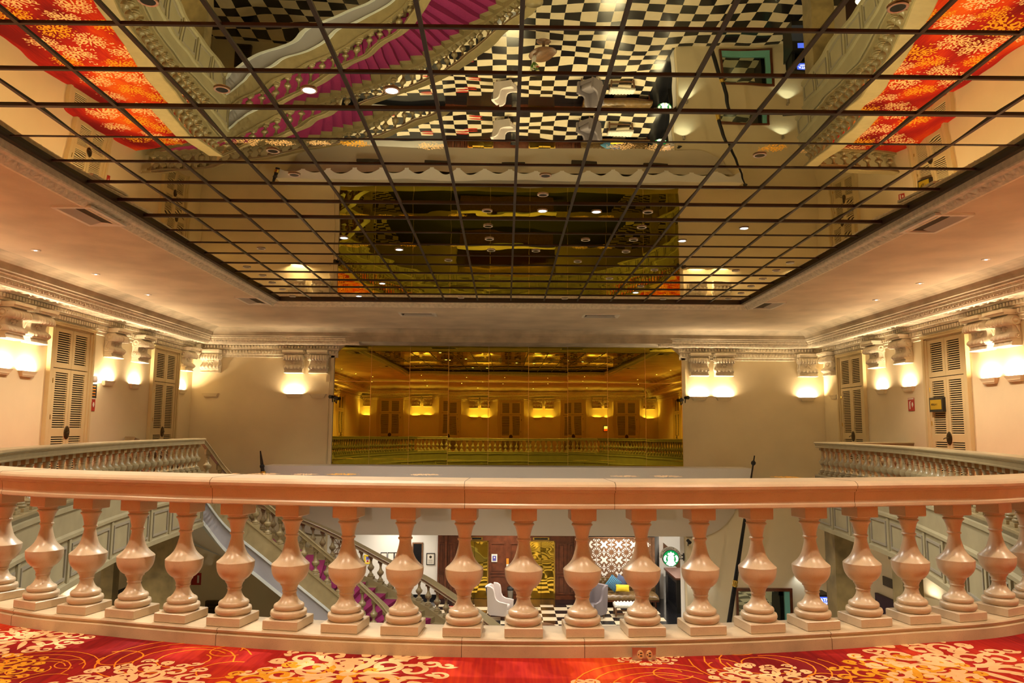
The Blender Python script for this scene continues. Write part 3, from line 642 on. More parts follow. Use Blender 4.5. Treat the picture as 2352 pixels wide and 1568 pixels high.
mb = MB(); mb.lathe([(.62, 0), (.66, .03), (.66, .12), (.60, .15), (.34, .17), (.30, .2), (.26, .9), (.3, .95), (.3, 1.0), (.0, 1.0)], (.75, 20.9, ZF), 28); obj('newel', mb, 'stone_far', st)
# ------------------------------------------------------------------ louvred doors (structure), local frame: x along wall, y out of wall
ROT = {'left': -PI/2, 'right': PI/2, 'back': PI, 'rear': 0.0}
def wall_loc(side, u, z, off=0.002):
    return {'left': (XL+off, u, z), 'right': (XR-off, u, z), 'back': (u, D-off, z), 'rear': (u, YR+off, z)}[side]
DOORN = [0]
def make_door():
    r = bpy.data.objects.new('door_1', None); col.objects.link(r); r['_loc'] = 1; r['kind'] = 'structure'; r['category'] = 'door'
    W, H = .92, 3.64
    mb = MB()
    for sx in (-1, 1):
        mb.box((sx*W, 0, 0), (sx*(W-.09), .10, H-.07)); mb.box((sx*(W-.09), 0, 0), (sx*(W-.17), .07, H-.09)); mb.box((sx*(W-.17), 0, 0), (sx*(W-.20), .045, H-.12))
    mb.box((-W-.01, 0, H-.08), (W+.01, .11, H)); mb.box((-W-.02, 0, H-.02), (W+.02, .13, H)); mb.box((-W+.09, 0, H-.11), (W-.09, .07, H-.08)); mb.box((-W+.17, 0, H-.14), (W-.17, .045, H-.11))
    obj('casing', mb, 'door', r)
    w2 = W-.20; mb = MB(); mb.box((-w2, .001, 0), (w2, .006, H-.12)); obj('backing', mb, 'dark', r)
    def leaf(nm, x0, x1, z0, z1, panels):
        f = MB(); st = .105; zs = [z0]+[v for p in panels for v in p]+[z1]
        f.box((x0, .004, z0), (x0+st, .05, z1)); f.box((x1-st, .004, z0), (x1, .05, z1))
        for i in range(0, len(zs), 2): f.box((x0+st, .004, zs[i]), (x1-st, .05, zs[i+1]))
        for a, b in panels: f.box((x0+st, .006, a-.001), (x1-st, .012, b+.001), 1)
        o = obj(nm, f, ['door', 'dark'], r); s = MB()
        for a, b in panels:
            n = max(2, int((b-a)/.052)); h = (b-a)/n
            for k in range(n):
                z = a+k*h
                s.add([(x0+st, .046, z+.002), (x1-st, .046, z+.002), (x1-st, .040, z+.002+h*.44), (x0+st, .040, z+.002+h*.44), (x0+st, .014, z+h*.34), (x1-st, .014, z+h*.34)], [(0, 1, 2, 3), (3, 2, 5, 4), (1, 0, 4, 5)])
        obj('louver', s, 'louver', o)
    leaf('transom_leaf', -w2+.005, -.004, 2.57, H-.13, [(2.67, 3.42)]); leaf('transom_leaf', .004, w2-.005, 2.57, H-.13, [(2.67, 3.42)])
    leaf('door_leaf', -w2+.005, -.004, 0, 2.55, [(.10, .95), (1.13, 2.46)]); leaf('door_leaf', .004, w2-.005, 0, 2.55, [(.10, .95), (1.13, 2.46)])
    mb = MB(); P = []
    for rr, y in ((.0, .075), (.06, .075), (.10, .07), (.125, .062), (.13, .05)): P.append([(rr*math.cos(2*PI*k/24)*.92, y, 1.04+rr*1.25*math.sin(2*PI*k/24)) for k in range(24)])
    mb.grid(P, 0, True, True); h = obj('lock_plate', mb, 'bronze', r)
    mb = MB(); mb.tube([(0, .06, 1.05), (0, .12, 1.05), (.06, .125, 1.045), (.13, .12, 1.02)], .012); obj('door_handle', mb, 'bronze', h)
    for z in (.5, 1.35, 2.2): mb = MB(); mb.box((w2-.02, .04, z), (w2+.01, .058, z+.11)); obj('hinge', mb, 'brass', r)
    return r
door0 = make_door(); first_door = [True]
def door(side, u, label, z=0.0):
    DOORN[0] += 1
    if first_door[0]:
        first_door[0] = False; r = door0; r.location = wall_loc(side, u, z); r.rotation_euler = (0, 0, ROT[side])
    else: r = dup(door0, wall_loc(side, u, z), ROT[side], label)
    r.name = f'door_{DOORN[0]}'; r['label'] = label
for side in ('left', 'right'):
    for u, wd in ((23.38, 'nearest the far wall'), (18.3, 'second from the far wall'), (13.2, 'third from the far wall'), (8.1, 'fourth from the far wall'), (3.0, 'fifth from the far wall')):
        door(side, u, f'cream louvred double door on the {side} wall, {wd}')
RD = [-8.2, -3.9, .5, 4.7, 8.8]
for i, u in enumerate(RD): door('rear', u, f'cream louvred double door behind the near balcony, {NTH[i]} from the left in the mirror')
# ------------------------------------------------------------------ scroll corbels
CORW = .31
def make_corbel():
    r = thing('scroll_corbel', '', 'corbel', (0, 0, 0), 'plaster corbels under the cornice'); r['_loc'] = 1
    def prof_grid(rows, w=CORW, nu=29):
        G = []
        for z, p, amp, nl, wd in rows:
            p *= .56; amp *= .62
            row = [(-w*wd, 0, z)]
            for j in range(nu):
                u = -1+2*j/(nu-1); q = p+amp*(abs(math.sin(u*nl*PI/2+PI/2*(nl % 2 == 0)))-.5); row.append((u*w*wd, q, z-abs(amp)*.5*abs(math.sin(u*nl*PI/2+PI/2*(nl % 2 == 0)))))
            row.append((w*wd, 0, z)); G.append(row)
        return G
    mb = MB(); mb.grid(prof_grid([(.0, .0, 0, 3, 1), (.0, .40, 0, 3, 1), (.015, .42, 0, 3, 1), (.03, .38, .03, 3, .99), (.09, .34, .03, 3, .97), (.11, .34, .02, 3, .96), (.115, .42, 0, 3, .98), (.135, .43, 0, 3, .98), (.14, .38, 0, 3, .97)]), 0, False)
    obj('base_moulding', mb, 'plaster', r)
    mb = MB(); mb.grid(prof_grid([(.14, .36, 0, 5, .95), (.155, .42, .06, 5, .98), (.19, .46, .08, 5, .99), (.23, .45, .08, 5, .99), (.265, .40, .05, 5, .98), (.28, .34, 0, 5, .95)]), 0, True); obj('leaf_roll', mb, 'plaster', r)
    mb = MB(); mb.grid(prof_grid([(.27, .34, 0, 3, .93), (.33, .29, .01, 3, .91), (.40, .29, .015, 3, .91), (.46, .34, .01, 3, .93), (.53, .44, 0, 3, .96), (.62, .46, 0, 3, .97)]), 0, True); o = obj('scroll_body', mb, 'plaster', r)
    mb = MB(); mb.cushion((0, .165, .375), (.11, .06, .10), 0, .8); 
    for k in range(6): a = 2*PI*k/6; mb.cushion((.085*math.cos(a), .17, .385+.07*math.sin(a)), (.08, .06, .06), 0, .8, 6, 5)
    obj('rosette', mb, 'plaster', o)
    mb = MB(); mb.grid(prof_grid([(.44, .40, 0, 7, .96), (.45, .50, .10, 7, .99), (.49, .58, .12, 7, 1.02), (.54, .60, .09, 7, 1.02), (.59, .57, .05, 7, 1.0), (.63, .50, .02, 7, .98), (.65, .44, 0, 7, .96)]), 0, True); obj('acanthus_leaf', mb, 'plaster', r)
    mb = MB(); mb.box((-.335, 0, .655), (.335, .36, .70)); mb.box((-.35, 0, .70), (.35, .40, .765)); obj('abacus', mb, 'plaster', r)
    for sx in (-1, 1):
        mb = MB()
        for cy_, cz, R_ in ((.115, .53, .10), (.09, .215, .05)):
            mb.grid([[(sx*(CORW*.96+h), cy_+rr*math.cos(2*PI*k/20), cz+rr*math.sin(2*PI*k/20)) for k in range(20)] for rr, h in ((R_, 0), (R_, .035), (R_*.8, .04), (R_*.72, .022), (R_*.4, .022), (R_*.35, .045), (0, .05))], 0, True, True)
        mb.tube([(sx*.305, 0.03+.2*t, .28+.05*math.sin(PI*t)+.3*t) for t in [k/8 for k in range(9)]], .018, 6)
        obj('volute', mb, 'plaster', r)
    return r
cor0 = make_corbel(); used = [False]
def make_sconce():
    r = thing('wall_uplight', '', 'wall light', (0, 0, 0), 'plaster uplights on the walls'); r['_loc'] = 1
    mb = MB(); T, Bt = [(-.30, 0), (-.27, .095), (.27, .095), (.30, 0)], [(-.21, 0), (-.19, .05), (.19, .05), (.21, 0)]
    ti = [(-.285, 0), (-.258, .083), (.258, .083), (.285, 0)]; bi = [(x*.93, y*.7) for x, y in Bt]
    vs = [(x, y, 0) for x, y in T]+[(x, y, -.13) for x, y in Bt]+[(x, y, 0) for x, y in ti]+[(x, y, -.10) for x, y in [(p[0]*.8, p[1]*.8) for p in ti]]
    mb.add(vs, [(k, k+4, k+5, k+1) for k in range(3)]+[(k, k+1, k+9, k+8) for k in range(3)]+[(k+8, k+9, k+13, k+12) for k in range(3)]+[(4, 5, 6, 7)[::-1], (12, 13, 14, 15)])
    obj('shade', mb, 'wall', r)
    mb = MB(); mb.tube([(-.19, .045, -.055), (.19, .045, -.055)], .012, 8); obj('lamp', mb, 'lamp_warm', r)
    add_light('uplight_beam', 'AREA', (0, .045, -.032), P_SCONCE, WARM, .46, .05, rot=(PI-.05, 0, 0), parent=r, spread=170)
    return r
scn0 = make_sconce(); used_s = [False]
def corbel(side, u, what, z=3.02):
    lab = f'carved scroll corbel on the {what}'
    if not used[0]:
        used[0] = True; cor0.location = wall_loc(side, u, z); cor0.rotation_euler = (0, 0, ROT[side]); cor0['label'] = lab
    else: dup(cor0, wall_loc(side, u, z), ROT[side], lab)
def sconce(side, u, what, z=2.40):
    lab = f'glowing wall uplight on the {what}'
    if not used_s[0]:
        used_s[0] = True; scn0.location = wall_loc(side, u, z); scn0.rotation_euler = (0, 0, ROT[side]); scn0['label'] = lab
    else: dup(scn0, wall_loc(side, u, z), ROT[side], lab)
SIDEC = [24.72, 21.58, 20.12, 16.72, 15.88, 12.4, 10.9, 6.5, 5.6]
for side in ('left', 'right'):
    for i, u in enumerate(SIDEC):
        wh = f'{side} wall, {NTH[i]} from the far corner'; corbel(side, u, wh)
        if (side, i) != ('right', 0): sconce(side, u-.05, wh)
        else:
            lab = f'unlit wall uplight on the {wh}'
            o = dup(scn0, wall_loc(side, u-.05, 2.38), ROT[side], lab)
            for c in list(o.children):
                if c.type == 'LIGHT' or c.name.startswith('lamp'): bpy.data.objects.remove(c)
BK = [(-10.0, 'far wall, outermost at the left corner'), (-7.18, 'far wall, outer of the pair left of the mirror panels'), (-6.36, 'far wall, beside the left edge of the mirror panels'),
      (6.58, 'far wall, beside the right edge of the mirror panels'), (7.42, 'far wall, outer of the pair right of the mirror panels'), (10.28, 'far wall, outermost at the right corner')]
for x, wh in BK:
    corbel('back', x, wh)
    if x not in (-10.0, -6.36): sconce('back', x, wh, 2.33)
    else:
        o = dup(scn0, wall_loc('back', x, 2.33), ROT['back'], f'unlit wall uplight on the {wh}')
        for c in list(o.children):
            if c.type == 'LIGHT' or c.name.startswith('lamp'): bpy.data.objects.remove(c)
for i, u in enumerate([-10.1, -6.4, -5.6, -2.1, -1.3, 2.2, 3.0, 6.4, 7.2, 10.3]):
    wh = f'wall behind the near balcony, {NTH[i]} from left in mirror'; corbel('rear', u, wh); sconce('rear', u, wh)
# ------------------------------------------------------------------ ceiling fittings
def zray(px, py):
    r = ray(px, py); a = EYE; t = 3.0                                      # hit the sloping mirror plane
    for _ in range(30):
        p = E0+r*t; t = (zmir(p.y)-EYE)/r.z
    return E0+r*t
def make_down(lit):
    r = thing('recessed_downlight', '', 'downlight', (0, 0, 0), 'lit downlights in the mirror ceiling' if lit else 'unlit downlights in the mirror ceiling'); r['_loc'] = 1
    mb = MB(); mb.lathe([(.105, .02), (.135, .004), (.15, -.012), (.14, -.018), (.112, -.016), (.104, .005)], n=28); obj('trim_ring', mb, 'paper', r)
    mb = MB(); mb.lathe([(0, -.002), (.105, -.004), (.108, -.013)] if not lit else [(0, -.002), (.105, -.003)], n=24); obj('recess', mb, 'blackgloss', r)
    mb = MB()
    if lit: mb.lathe([(0, -.016), (.08, -.014), (.108, -.006)], n=24); obj('lamp', mb, 'lamp_cool', r); add_light('downlight_beam', 'SPOT', (0, 0, -.06), P_DOWN, COOL, .07, parent=r, spot=146)
    else: mb.lathe([(0, -.010), (.035, -.009), (.05, -.005)], (.02, .03, 0), 14); obj('lamp', mb, 'bronze', r)
    return r
dn = {True: make_down(True), False: make_down(False)}; du = {True: False, False: False}
LITD = [(1246, 483), (1370, 485), (1709, 523), (1567, 552), (790, 545), (917, 572), (710, 205), (900, 206), (1460, 671), (878, 650), (824, 679)]
DRK = [(340, 0), (510, 204), (627, 345), (676, 400), (1253, 402), (1745, 355), (2062, 15), (1247, 446), (1119, 483), (1121, 518), (1474, 521), (1488, 486), (1124, 548), (1128, 574), (1345, 550), (1455, 550), (1231, 575), (1438, 577),
       (1327, 600), (1030, 597), (1503, 619), (1400, 639), (1472, 657), (600, 570), (567, 613), (603, 632), (625, 649), (649, 664), (672, 680), (1059, 683), (1297, 685), (1523, 686), (1673, 686), (1702, 673), (1725, 657), (1752, 640), (1783, 621), (1815, 603), (1690, 621)]
seen = {}
for lit, L in ((True, LITD), (False, DRK)):
    for px, py in L:
        p = zray(px, py); c_ = min(CA-1, max(0, int((p.x-MX0)/cw))); r_ = min(CB-1, max(0, int((MY1-p.y)/rb))); 
        key = (lit, r_, c_); k = seen.get(key, 0); seen[key] = k+1
        colw = f'{NTH[c_]} column from the left' if c_ < 7 else f'{NTH[CA-1-c_]} column from the right'
        lab = f'{"lit" if lit else "unlit"} mirror downlight, {NTH[r_]} pane row from far end, {colw}'+(', second there' if k else '')
        loc = (p.x, p.y, zmir(p.y)-.004); dn[lit].scale = (.56, .56, .7)
        if not du[lit]: du[lit] = True; dn[lit].location = loc; dn[lit]['label'] = lab
        else: dup(dn[lit], loc, 0, lab)
def make_spot():
    r = thing('ceiling_spotlight', '', 'spotlight', (0, 0, 0), 'small spotlights in the plaster ceiling'); r['_loc'] = 1
    mb = MB(); mb.lathe([(.055, .01), (.085, .0), (.085, -.008), (.056, -.012)], n=20); obj('trim_ring', mb, 'white', r)
    mb = MB(); mb.lathe([(0, -.014), (.056, -.009)], n=16); obj('lamp', mb, 'lamp_spot', r); return r
sp0 = make_spot()
for i, (x, y) in enumerate(SIDE_SPOTS+SPOTS):
    if i < 12:
        sd = 'left' if x < 0 else 'right'; n = sum(1 for (a, b) in SIDE_SPOTS if (a < 0) == (x < 0) and b > y); wh = f'{NTH[n]} from the far wall on the {sd}'
    else: wh = f'{NTH[i-12]} of nine above the near balcony'
    lab = f'small bright ceiling spotlight, {wh}'
    if i == 0: sp0.location = (x, y, ZC); sp0['label'] = lab
    else: dup(sp0, (x, y, ZC), 0, lab)
def make_vent():
    r = thing('air_vent', '', 'vent', (0, 0, 0), 'air vents in the plaster ceiling'); r['_loc'] = 1; a, b = .52, .30
    mb = MB()
    for x0, x1, y0, y1 in ((-a, a, -b, -b+.06), (-a, a, b-.06, b), (-a, -a+.06, -b+.06, b-.06), (a-.06, a, -b+.06, b-.06)): mb.box((x0, y0, -.035), (x1, y1, .0))
    obj('frame', mb, 'paper', r); mb = MB(); mb.box((-a+.06, -b+.06, -.004), (a-.06, b-.06, -.001)); obj('backing', mb, 'dark', r)
    mb = MB()
    mb.add([(-a+.06, b-.06, -.034), (a-.06, b-.06, -.034), (a-.14, .02, -.008), (-a+.14, .02, -.008), (a-.06, -b+.06, -.034), (a-.12, -.06, -.008)], [(0, 1, 2, 3), (3, 2, 1, 0), (1, 4, 5, 2), (2, 5, 4, 1)])
    obj('vane', mb, 'paper', r); return r
vn0 = make_vent()
for i, (px, py, rz, wh) in enumerate([(207, 494, PI/2, 'left side, nearer one'), (582, 689, PI/2, 'left side, near the far left mirror corner'), (960, 720, 0, 'far side, left of centre'), (1380, 724, 0, 'far side, right of centre'), (2148, 511, -PI/2, 'right side, nearer one'), (1763, 700, -PI/2, 'right side, near the far right mirror corner')]):
    p = onZ(px, py, ZC); lab = f'rectangular ceiling air vent, {wh}'
    if i == 0: vn0.location = (p.x, p.y, ZC); vn0.rotation_euler = (0, 0, rz); vn0['label'] = lab
    else: dup(vn0, (p.x, p.y, ZC), rz, lab)
# ------------------------------------------------------------------ canopy below the mirror panels
cp = thing('canopy', 'long white canopy ledge with scalloped edge below the mirror panels', 'canopy', (0, 24.9, -.02)); cp['kind'] = 'structure'
CX0, CX1, CY = -7.76, 7.95, 24.4
mb = MB(); mb.box((CX0, CY, -.06), (CX1, D-.03, -.02)); mb.box((CX0, CY, -.30), (CX1, CY+.05, -.06)); obj('slab', mb, 'white', cp)
mb = MB(); n = 18; poly = [(CX0, -.30)]; wv = (CX1-CX0)/n
for i in range(n):
    x = CX0+i*wv; poly += [(x, -.62), (x+wv*.08, -.62), (x+wv*.08, -.56)]+[(x+wv*(.08+.84*k/10), -.56+.20*math.sin(PI*k/10)) for k in range(1, 10)]+[(x+wv*.92, -.56), (x+wv*.92, -.62)]
poly += [(CX1, -.62), (CX1, -.30)]
P = [(x, -.30) for x, z in poly[1:-1]]
for (x0, z0), (x1, z1) in zip(poly[1:-1], poly[2:-1]):
    if x1-x0 > 1e-6: mb.add([(x0, CY-.005, -.29), (x1, CY-.005, -.29), (x1, CY-.005, z1), (x0, CY-.005, z0), (x0, CY+.03, -.29), (x1, CY+.03, -.29), (x1, CY+.03, z1), (x0, CY+.03, z0)], [(0, 3, 2, 1), (4, 5, 6, 7), (3, 7, 6, 2)])
obj('scalloped_valance', mb, 'white', cp)
mb = MB(); G = []
for i in range(61):
    x = CX0+.05+(CX1-CX0-.1)*i/60; e = min(x-CX0, CX1-x)/1.55; f = math.sqrt(max(0, 1-(1-min(1, e))**2)); row = []
    for k in range(9):
        t = k/8; row.append((x, CY+.05+(.98)*math.sin(t*PI/2)**1.3*1.0, -.45-(1.87*f)*(1-math.cos(t*PI/2))**.8))
    G.append(row)
mb.grid(G); obj('curved_underside', mb, 'wall_low', cp)
for i, px in enumerate([822, 988, 1175, 1345, 1518]):
    p = onY(px, 1163, 24.78); mb = MB(); mb.box((p.x-.42, p.y-.05, -1.22), (p.x+.42, p.y+.10, -1.10)); o = obj('air_slot', mb, 'dark', cp)
# ------------------------------------------------------------------ things on the walls and the canopy
def flagpole(lab, q0, q1, qm):
    r = thing('flagpole', lab, 'pole', tuple(q0), 'slanted black poles by the canopy ends')
    mb = MB(); a, b = Vector(q0), Vector(q1); mb.tube([a, a.lerp(b, .26), a.lerp(b, .6), b], [.075, .068, .05, .02], 12); obj('shaft', mb, 'blackgloss', r)
    mb = MB(); c = a.lerp(b, .235); d = (b-a).normalized(); mb.tube([c-d*.10, c-d*.05, c, c+d*.05, c+d*.10], [.08, .088, .08, .088, .08], 14); obj('collar', mb, 'brass', r)
    mb = MB(); c = a.lerp(b, qm); mb.tube([c-d*.09, c-d*.03, c+d*.03, c+d*.09], [.02, .075, .075, .02], 12); obj('knob', mb, 'black', r)
flagpole('slanted black pole with brass collar right of the canopy', onY(1683, 1432, 24.15)*1-Vector((.12, 0, 0)), onY(1733, 1046, 24.15), .955)
p = onY(598, 1035, 24.2); flagpole('slanted black pole at the left end of the canopy', Vector((p.x+.16, 24.2, -.52)), p, .5)
def cctv(lab, p, sx, d=(0, -1, -.1)):
    r = thing('security_camera', lab, 'camera', tuple(p)); mb = MB(); d = Vector(d).normalized(); p = Vector(p)
    mb.tube([p-d*.07, p+d*.06], .055, 14); mb.tube([p+d*.06, p+d*.08], [.062, .062], 14); obj('body', mb, 'black', r)
    mb = MB(); mb.tube([p-d*.05+Vector((0, .0, -.04)), p-d*.04+Vector((sx*.01, .05, -.12)), p+Vector((sx*.01, .16, -.16))], .018, 8); obj('bracket', mb, 'black', r)
cctv('small black security camera on the plaster left of the mirror panels', onY(761, 911, 25.25), 1, (-.5, -1, 0)); cctv('small black security camera at the left edge of the mirror panels', onY(771, 914, 25.29), -1, (.5, -1, 0))
cctv('small black security camera at the right edge of the mirror panels', onY(1566, 918, 25.29), 1, (-.5, -1, 0)); cctv('small black security camera on the plaster right of the mirror panels', onY(1577, 913, 25.25), -1, (.5, -1, 0))
cctv('small bullet security camera at the canopy right corner above the cafe', onY(1582, 1243, 25.3), 1, (.35, -1, -.5))
def plate(name, lab, cat, side, u, z, w_, h_, m, t=.02, group=None):
    r = thing(name, lab, cat, wall_loc(side, u, z), group); r.rotation_euler = (0, 0, ROT[side]); r['_loc'] = 1
    mb = MB(); mb.box((-w_/2, .002, -h_/2), (w_/2, t, h_/2)); obj('panel', mb, m, r); return r
def firesign(lab, side, u, z, s=.30):
    r = plate('fire_sign', lab, 'sign', side, u, z, s, s*1.15, 'red', .012); mb = MB()
    mb.box((-s*.45, .013, s*.44), (s*.45, .016, s*.54)); mb.add([(-s*.33, .015, .05), (-s*.13, .015, .05), (-s*.08, .015, -s*.05), (-s*.23, .015, -s*.3), (-s*.38, .015, -s*.05)], [(0, 1, 2, 3, 4)])
    mb.box((s*.12, .013, -s*.42), (s*.28, .016, s*.22)); mb.box((s*.05, .013, s*.22), (s*.2, .016, s*.3)); obj('pictogram', mb, 'paper', r); return r
firesign('red fire extinguisher sign beside the second left door, below the black notice', 'left', 19.40, 1.76)
firesign('red fire extinguisher sign on the right wall beside the second door', 'right', 20.02, 1.92)
r = plate('notice_board', 'black framed notice with orange text beside the second left door', 'sign', 'left', 19.42, 2.10, .30, .36, 'black', .02)
mb = MB(); 
for k in range(4): mb.box((-.09, .021, .10-.075*k), (.09, .024, .125-.075*k))
obj('lettering', mb, 'orange', r)
r = plate('emergency_lamp', 'small twin emergency lamp above the black notice on the left wall', 'lamp', 'left', 19.42, 2.38, .30, .05, 'white', .06)
for sx in (-.09, .1):
    mb = MB(); mb.lathe([(0, -.09), (.06, -.085), (.075, -.03), (.06, .06), (.02, .08)], (sx, .08, .02), 14); obj('lamp_head', mb, 'lamp_warm' if sx < 0 else 'white', r)
r = plate('room_sign', 'black framed gold name plate on the second right door', 'sign', 'right', 18.66, 1.87, .58, .36, 'black', .10); r.location.x -= .03
mb = MB(); mb.box((-.24, .10, -.12), (.24, .106, .12)); obj('name_panel', mb, 'goldsign', r)
o = text('lettering', 'PERLA 1', .075, (0, 0, 0), (PI/2, 0, PI), 'dark'); o.parent = r; o.location = (.06, .108, 0)
r = thing('junction_box', 'small plaster junction box and cable left of the mirror panels', 'junction box', (-6.02, D-.04, 2.86)); mb = MB(); mb.cbox((-6.02, D-.05, 2.86), (.15, .09, .24)); obj('cover', mb, 'wall', r)
mb = MB(); mb.tube([(-6.0, D-.03, 2.75), (-6.0, D-.03, .02)], .012, 6); obj('cable', mb, 'wall', r)
# outlet on the near curb
p = onZ(1478, 1500, .03); r = thing('power_outlet', 'double power outlet in a steel cover on the near stone curb', 'outlet', (p.x, p.y, .035))
mb = MB(); y0 = p.y-.020; mb.box((p.x-.062, y0, .001), (p.x+.062, y0+.012, .064)); mb.box((p.x-.064, y0-.003, .059), (p.x+.064, y0+.012, .066)); obj('cover', mb, 'steel', r)
for sx in (-.02, .026):
    mb = MB(); mb.xz([(p.x+sx+.017*math.cos(2*PI*k/18), .030+.021*math.sin(2*PI*k/18)) for k in range(18)], y0-.006, y0, 0)
    mb.box((p.x+sx-.003, y0-.008, .036), (p.x+sx+.009, y0-.0055, .041), 1); mb.box((p.x+sx-.003, y0-.008, .022), (p.x+sx+.009, y0-.0055, .027), 1); mb.box((p.x+sx-.013, y0-.008, .028), (p.x+sx-.008, y0-.0055, .034), 1)
    obj('socket', mb, ['c_cream', 'dark'], r)

# joints between the stones of the near handrail and curb
for px in (66, 527, 1074, 1398, 1922):
    best = min(range(len(B_FRONT)*10), key=lambda i: abs((lambda q: 1176+FPX*(q-E0).dot(RT)/(q-E0).dot(FW))(at_len(C_, L_, L_[-1]*i/(len(B_FRONT)*10))+Vector((0, 0, .82)))-px))
    s_ = L_[-1]*best/(len(B_FRONT)*10); p0, p1 = at_len(C_, L_, s_-.0012), at_len(C_, L_, s_+.0012); t = (p1-p0).normalized(); n = Vector((-t.y, t.x, 0))
    mb = MB(); sweep(mb, [p0-n*.142, p1-n*.142], [(.127+(o-.127)*1.004, .84+(z-.84)*1.012) for o, z in RAIL], True, 0, N=[n, n]); obj('handrail_joint', mb, 'bronze', FRONT)
for px in (47, 509, 1062, 1340, 1900):
    best = min(range(len(B_FRONT)*10), key=lambda i: abs((lambda q: 1176+FPX*(q-E0).dot(RT)/(q-E0).dot(FW))(at_len(C_, L_, L_[-1]*i/(len(B_FRONT)*10))+Vector((0, -.14, .04)))-px))
    s_ = L_[-1]*best/(len(B_FRONT)*10); p0, p1 = at_len(C_, L_, s_-.0012), at_len(C_, L_, s_+.0012); t = (p1-p0).normalized(); n = Vector((-t.y, t.x, 0))
    mb = MB(); sweep(mb, [p0-n*.142, p1-n*.142], [(.155+(o-.155)*1.005, z*1.008) for o, z in CURB], True, 0, N=[n, n]); obj('plinth_joint', mb, 'bronze', FRONT)
r = plate('wall_screen', 'small lit screen on the wall behind the near balcony, right in the mirror', 'screen', 'rear', 7.15, 1.62, .62, .46, 'black', .06)
mb = MB(); mb.box((-.27, .061, -.02), (.27, .064, .19)); obj('picture_top', mb, 'scr_white', r); mb = MB(); mb.box((-.27, .061, -.19), (.0, .064, -.03)); obj('picture_bottom', mb, 'lamp_red', r)
# ------------------------------------------------------------------ lift lobby behind the far wall (structure)
CL = -2.36
mb = MB(); mb.box((-8.6, D+.3, CL), (9.0, 37, CL+.1)); struct('ceiling_lift_lobby', mb, 'white', 'white ceiling of the lift lobby', 'ceiling')
WX = onY(1005, 1300, D2).x
mb = MB(); mb.box((-8.6, D2, ZF), (WX, D2+.2, CL)); struct('wall_lift_left', mb, 'white', 'white wall left of the lifts', 'wall')
mb = MB(); mb.box((-8.7, D+.3, ZF), (-8.5, D2, CL)); struct('wall_lift_side', mb, 'white', 'white side wall of the lift lobby', 'wall')
mb = MB(); mb.box((8.6, D+.3, ZF), (8.8, 37.2, CL)); mb.box((6.3, 36.8, ZF), (8.8, 37.0, CL)); mb.box((6.45, D2+.1, ZF), (6.62, 36.8, CL)); struct('wall_cafe', mb, 'white', 'cream walls of the cafe passage', 'wall')
mb = MB(); mb.box((OX1-.02, D+.3, ZF), (OX1+.22, 26.35, CL)); struct('wall_cafe_corner', mb, 'white', 'white wall corner beside the cafe sign', 'wall')
mb = MB(); mb.box((-8.5, D2-.03, ZF), (WX-.02, D2, ZF+.16)); struct('baseboard_lift', mb, 'blackgloss', 'black skirting below the white wall', 'skirting')
# mahogany lift surround
LW = thing('lift_surround', 'mahogany panelled wall around the two brass lifts', 'panelling', (0, D2, ZF)); LW['kind'] = 'structure'
xl, xr = WX, onY(1349, 1300, D2).x
La, Lb = onY(1083, 1300, D2).x, onY(1119, 1300, D2).x; Ra, Rb = onY(1213, 1300, D2).x, onY(1272, 1300, D2).x
La = Lb-(Rb-Ra)
zt = onY(1243, 1244, D2).z
mb = MB()
for a, b in ((xl, La-.05), (Lb+.05, Ra-.05), (Rb+.05, xr)): mb.box((a, D2-.04, ZF), (b, D2+.1, CL))
for a, b in ((La-.05, Lb+.05), (Ra-.05, Rb+.05)): mb.box((a, D2-.04, zt), (b, D2+.1, CL))
obj('backing', mb, 'wood', LW)
mb = MB()
def panel(x0, x1, z0, z1, w_=.045):
    for a, b, c, d in ((x0, x1, z0, z0+w_), (x0, x1, z1-w_, z1), (x0, x0+w_, z0+w_, z1-w_), (x1-w_, x1, z0+w_, z1-w_)): mb.box((a, D2-.075, c), (b, D2-.04, d))
    mb.box((x0+w_*2, D2-.055, z0+w_*2), (x1-w_*2, D2-.04, z1-w_*2))
zs = (ZF+.2, ZF+.95, ZF+1.03, zt-.05)
for a, b in ((xl+.03, xl+.27), (xl+.42, La-.28), (La-.26, La-.1), (Lb+.12, (Lb+Ra)/2-.10), ((Lb+Ra)/2+.10, Ra-.1), (Rb+.14, Rb+.48), (Rb+.6, xr-.45), (xr-.4, xr-.04)):
    if b-a > .12: panel(a, b, zs[0], zs[1]); panel(a, b, zs[2], zs[3])
for x in (xl+.34, xr-.5): mb.box((x-.05, D2-.14, ZF), (x+.05, D2-.04, CL))
mb.box((xl, D2-.10, ZF), (La-.06, D2-.04, ZF+.14)); mb.box((Lb+.06, D2-.10, ZF), (Ra-.06, D2-.04, ZF+.14)); mb.box((Rb+.06, D2-.10, ZF), (xr, D2-.04, ZF+.14)); mb.box((xl-.02, D2-.12, CL-.1), (xr, D2-.04, CL))
obj('raised_panel', mb, 'wood', LW)
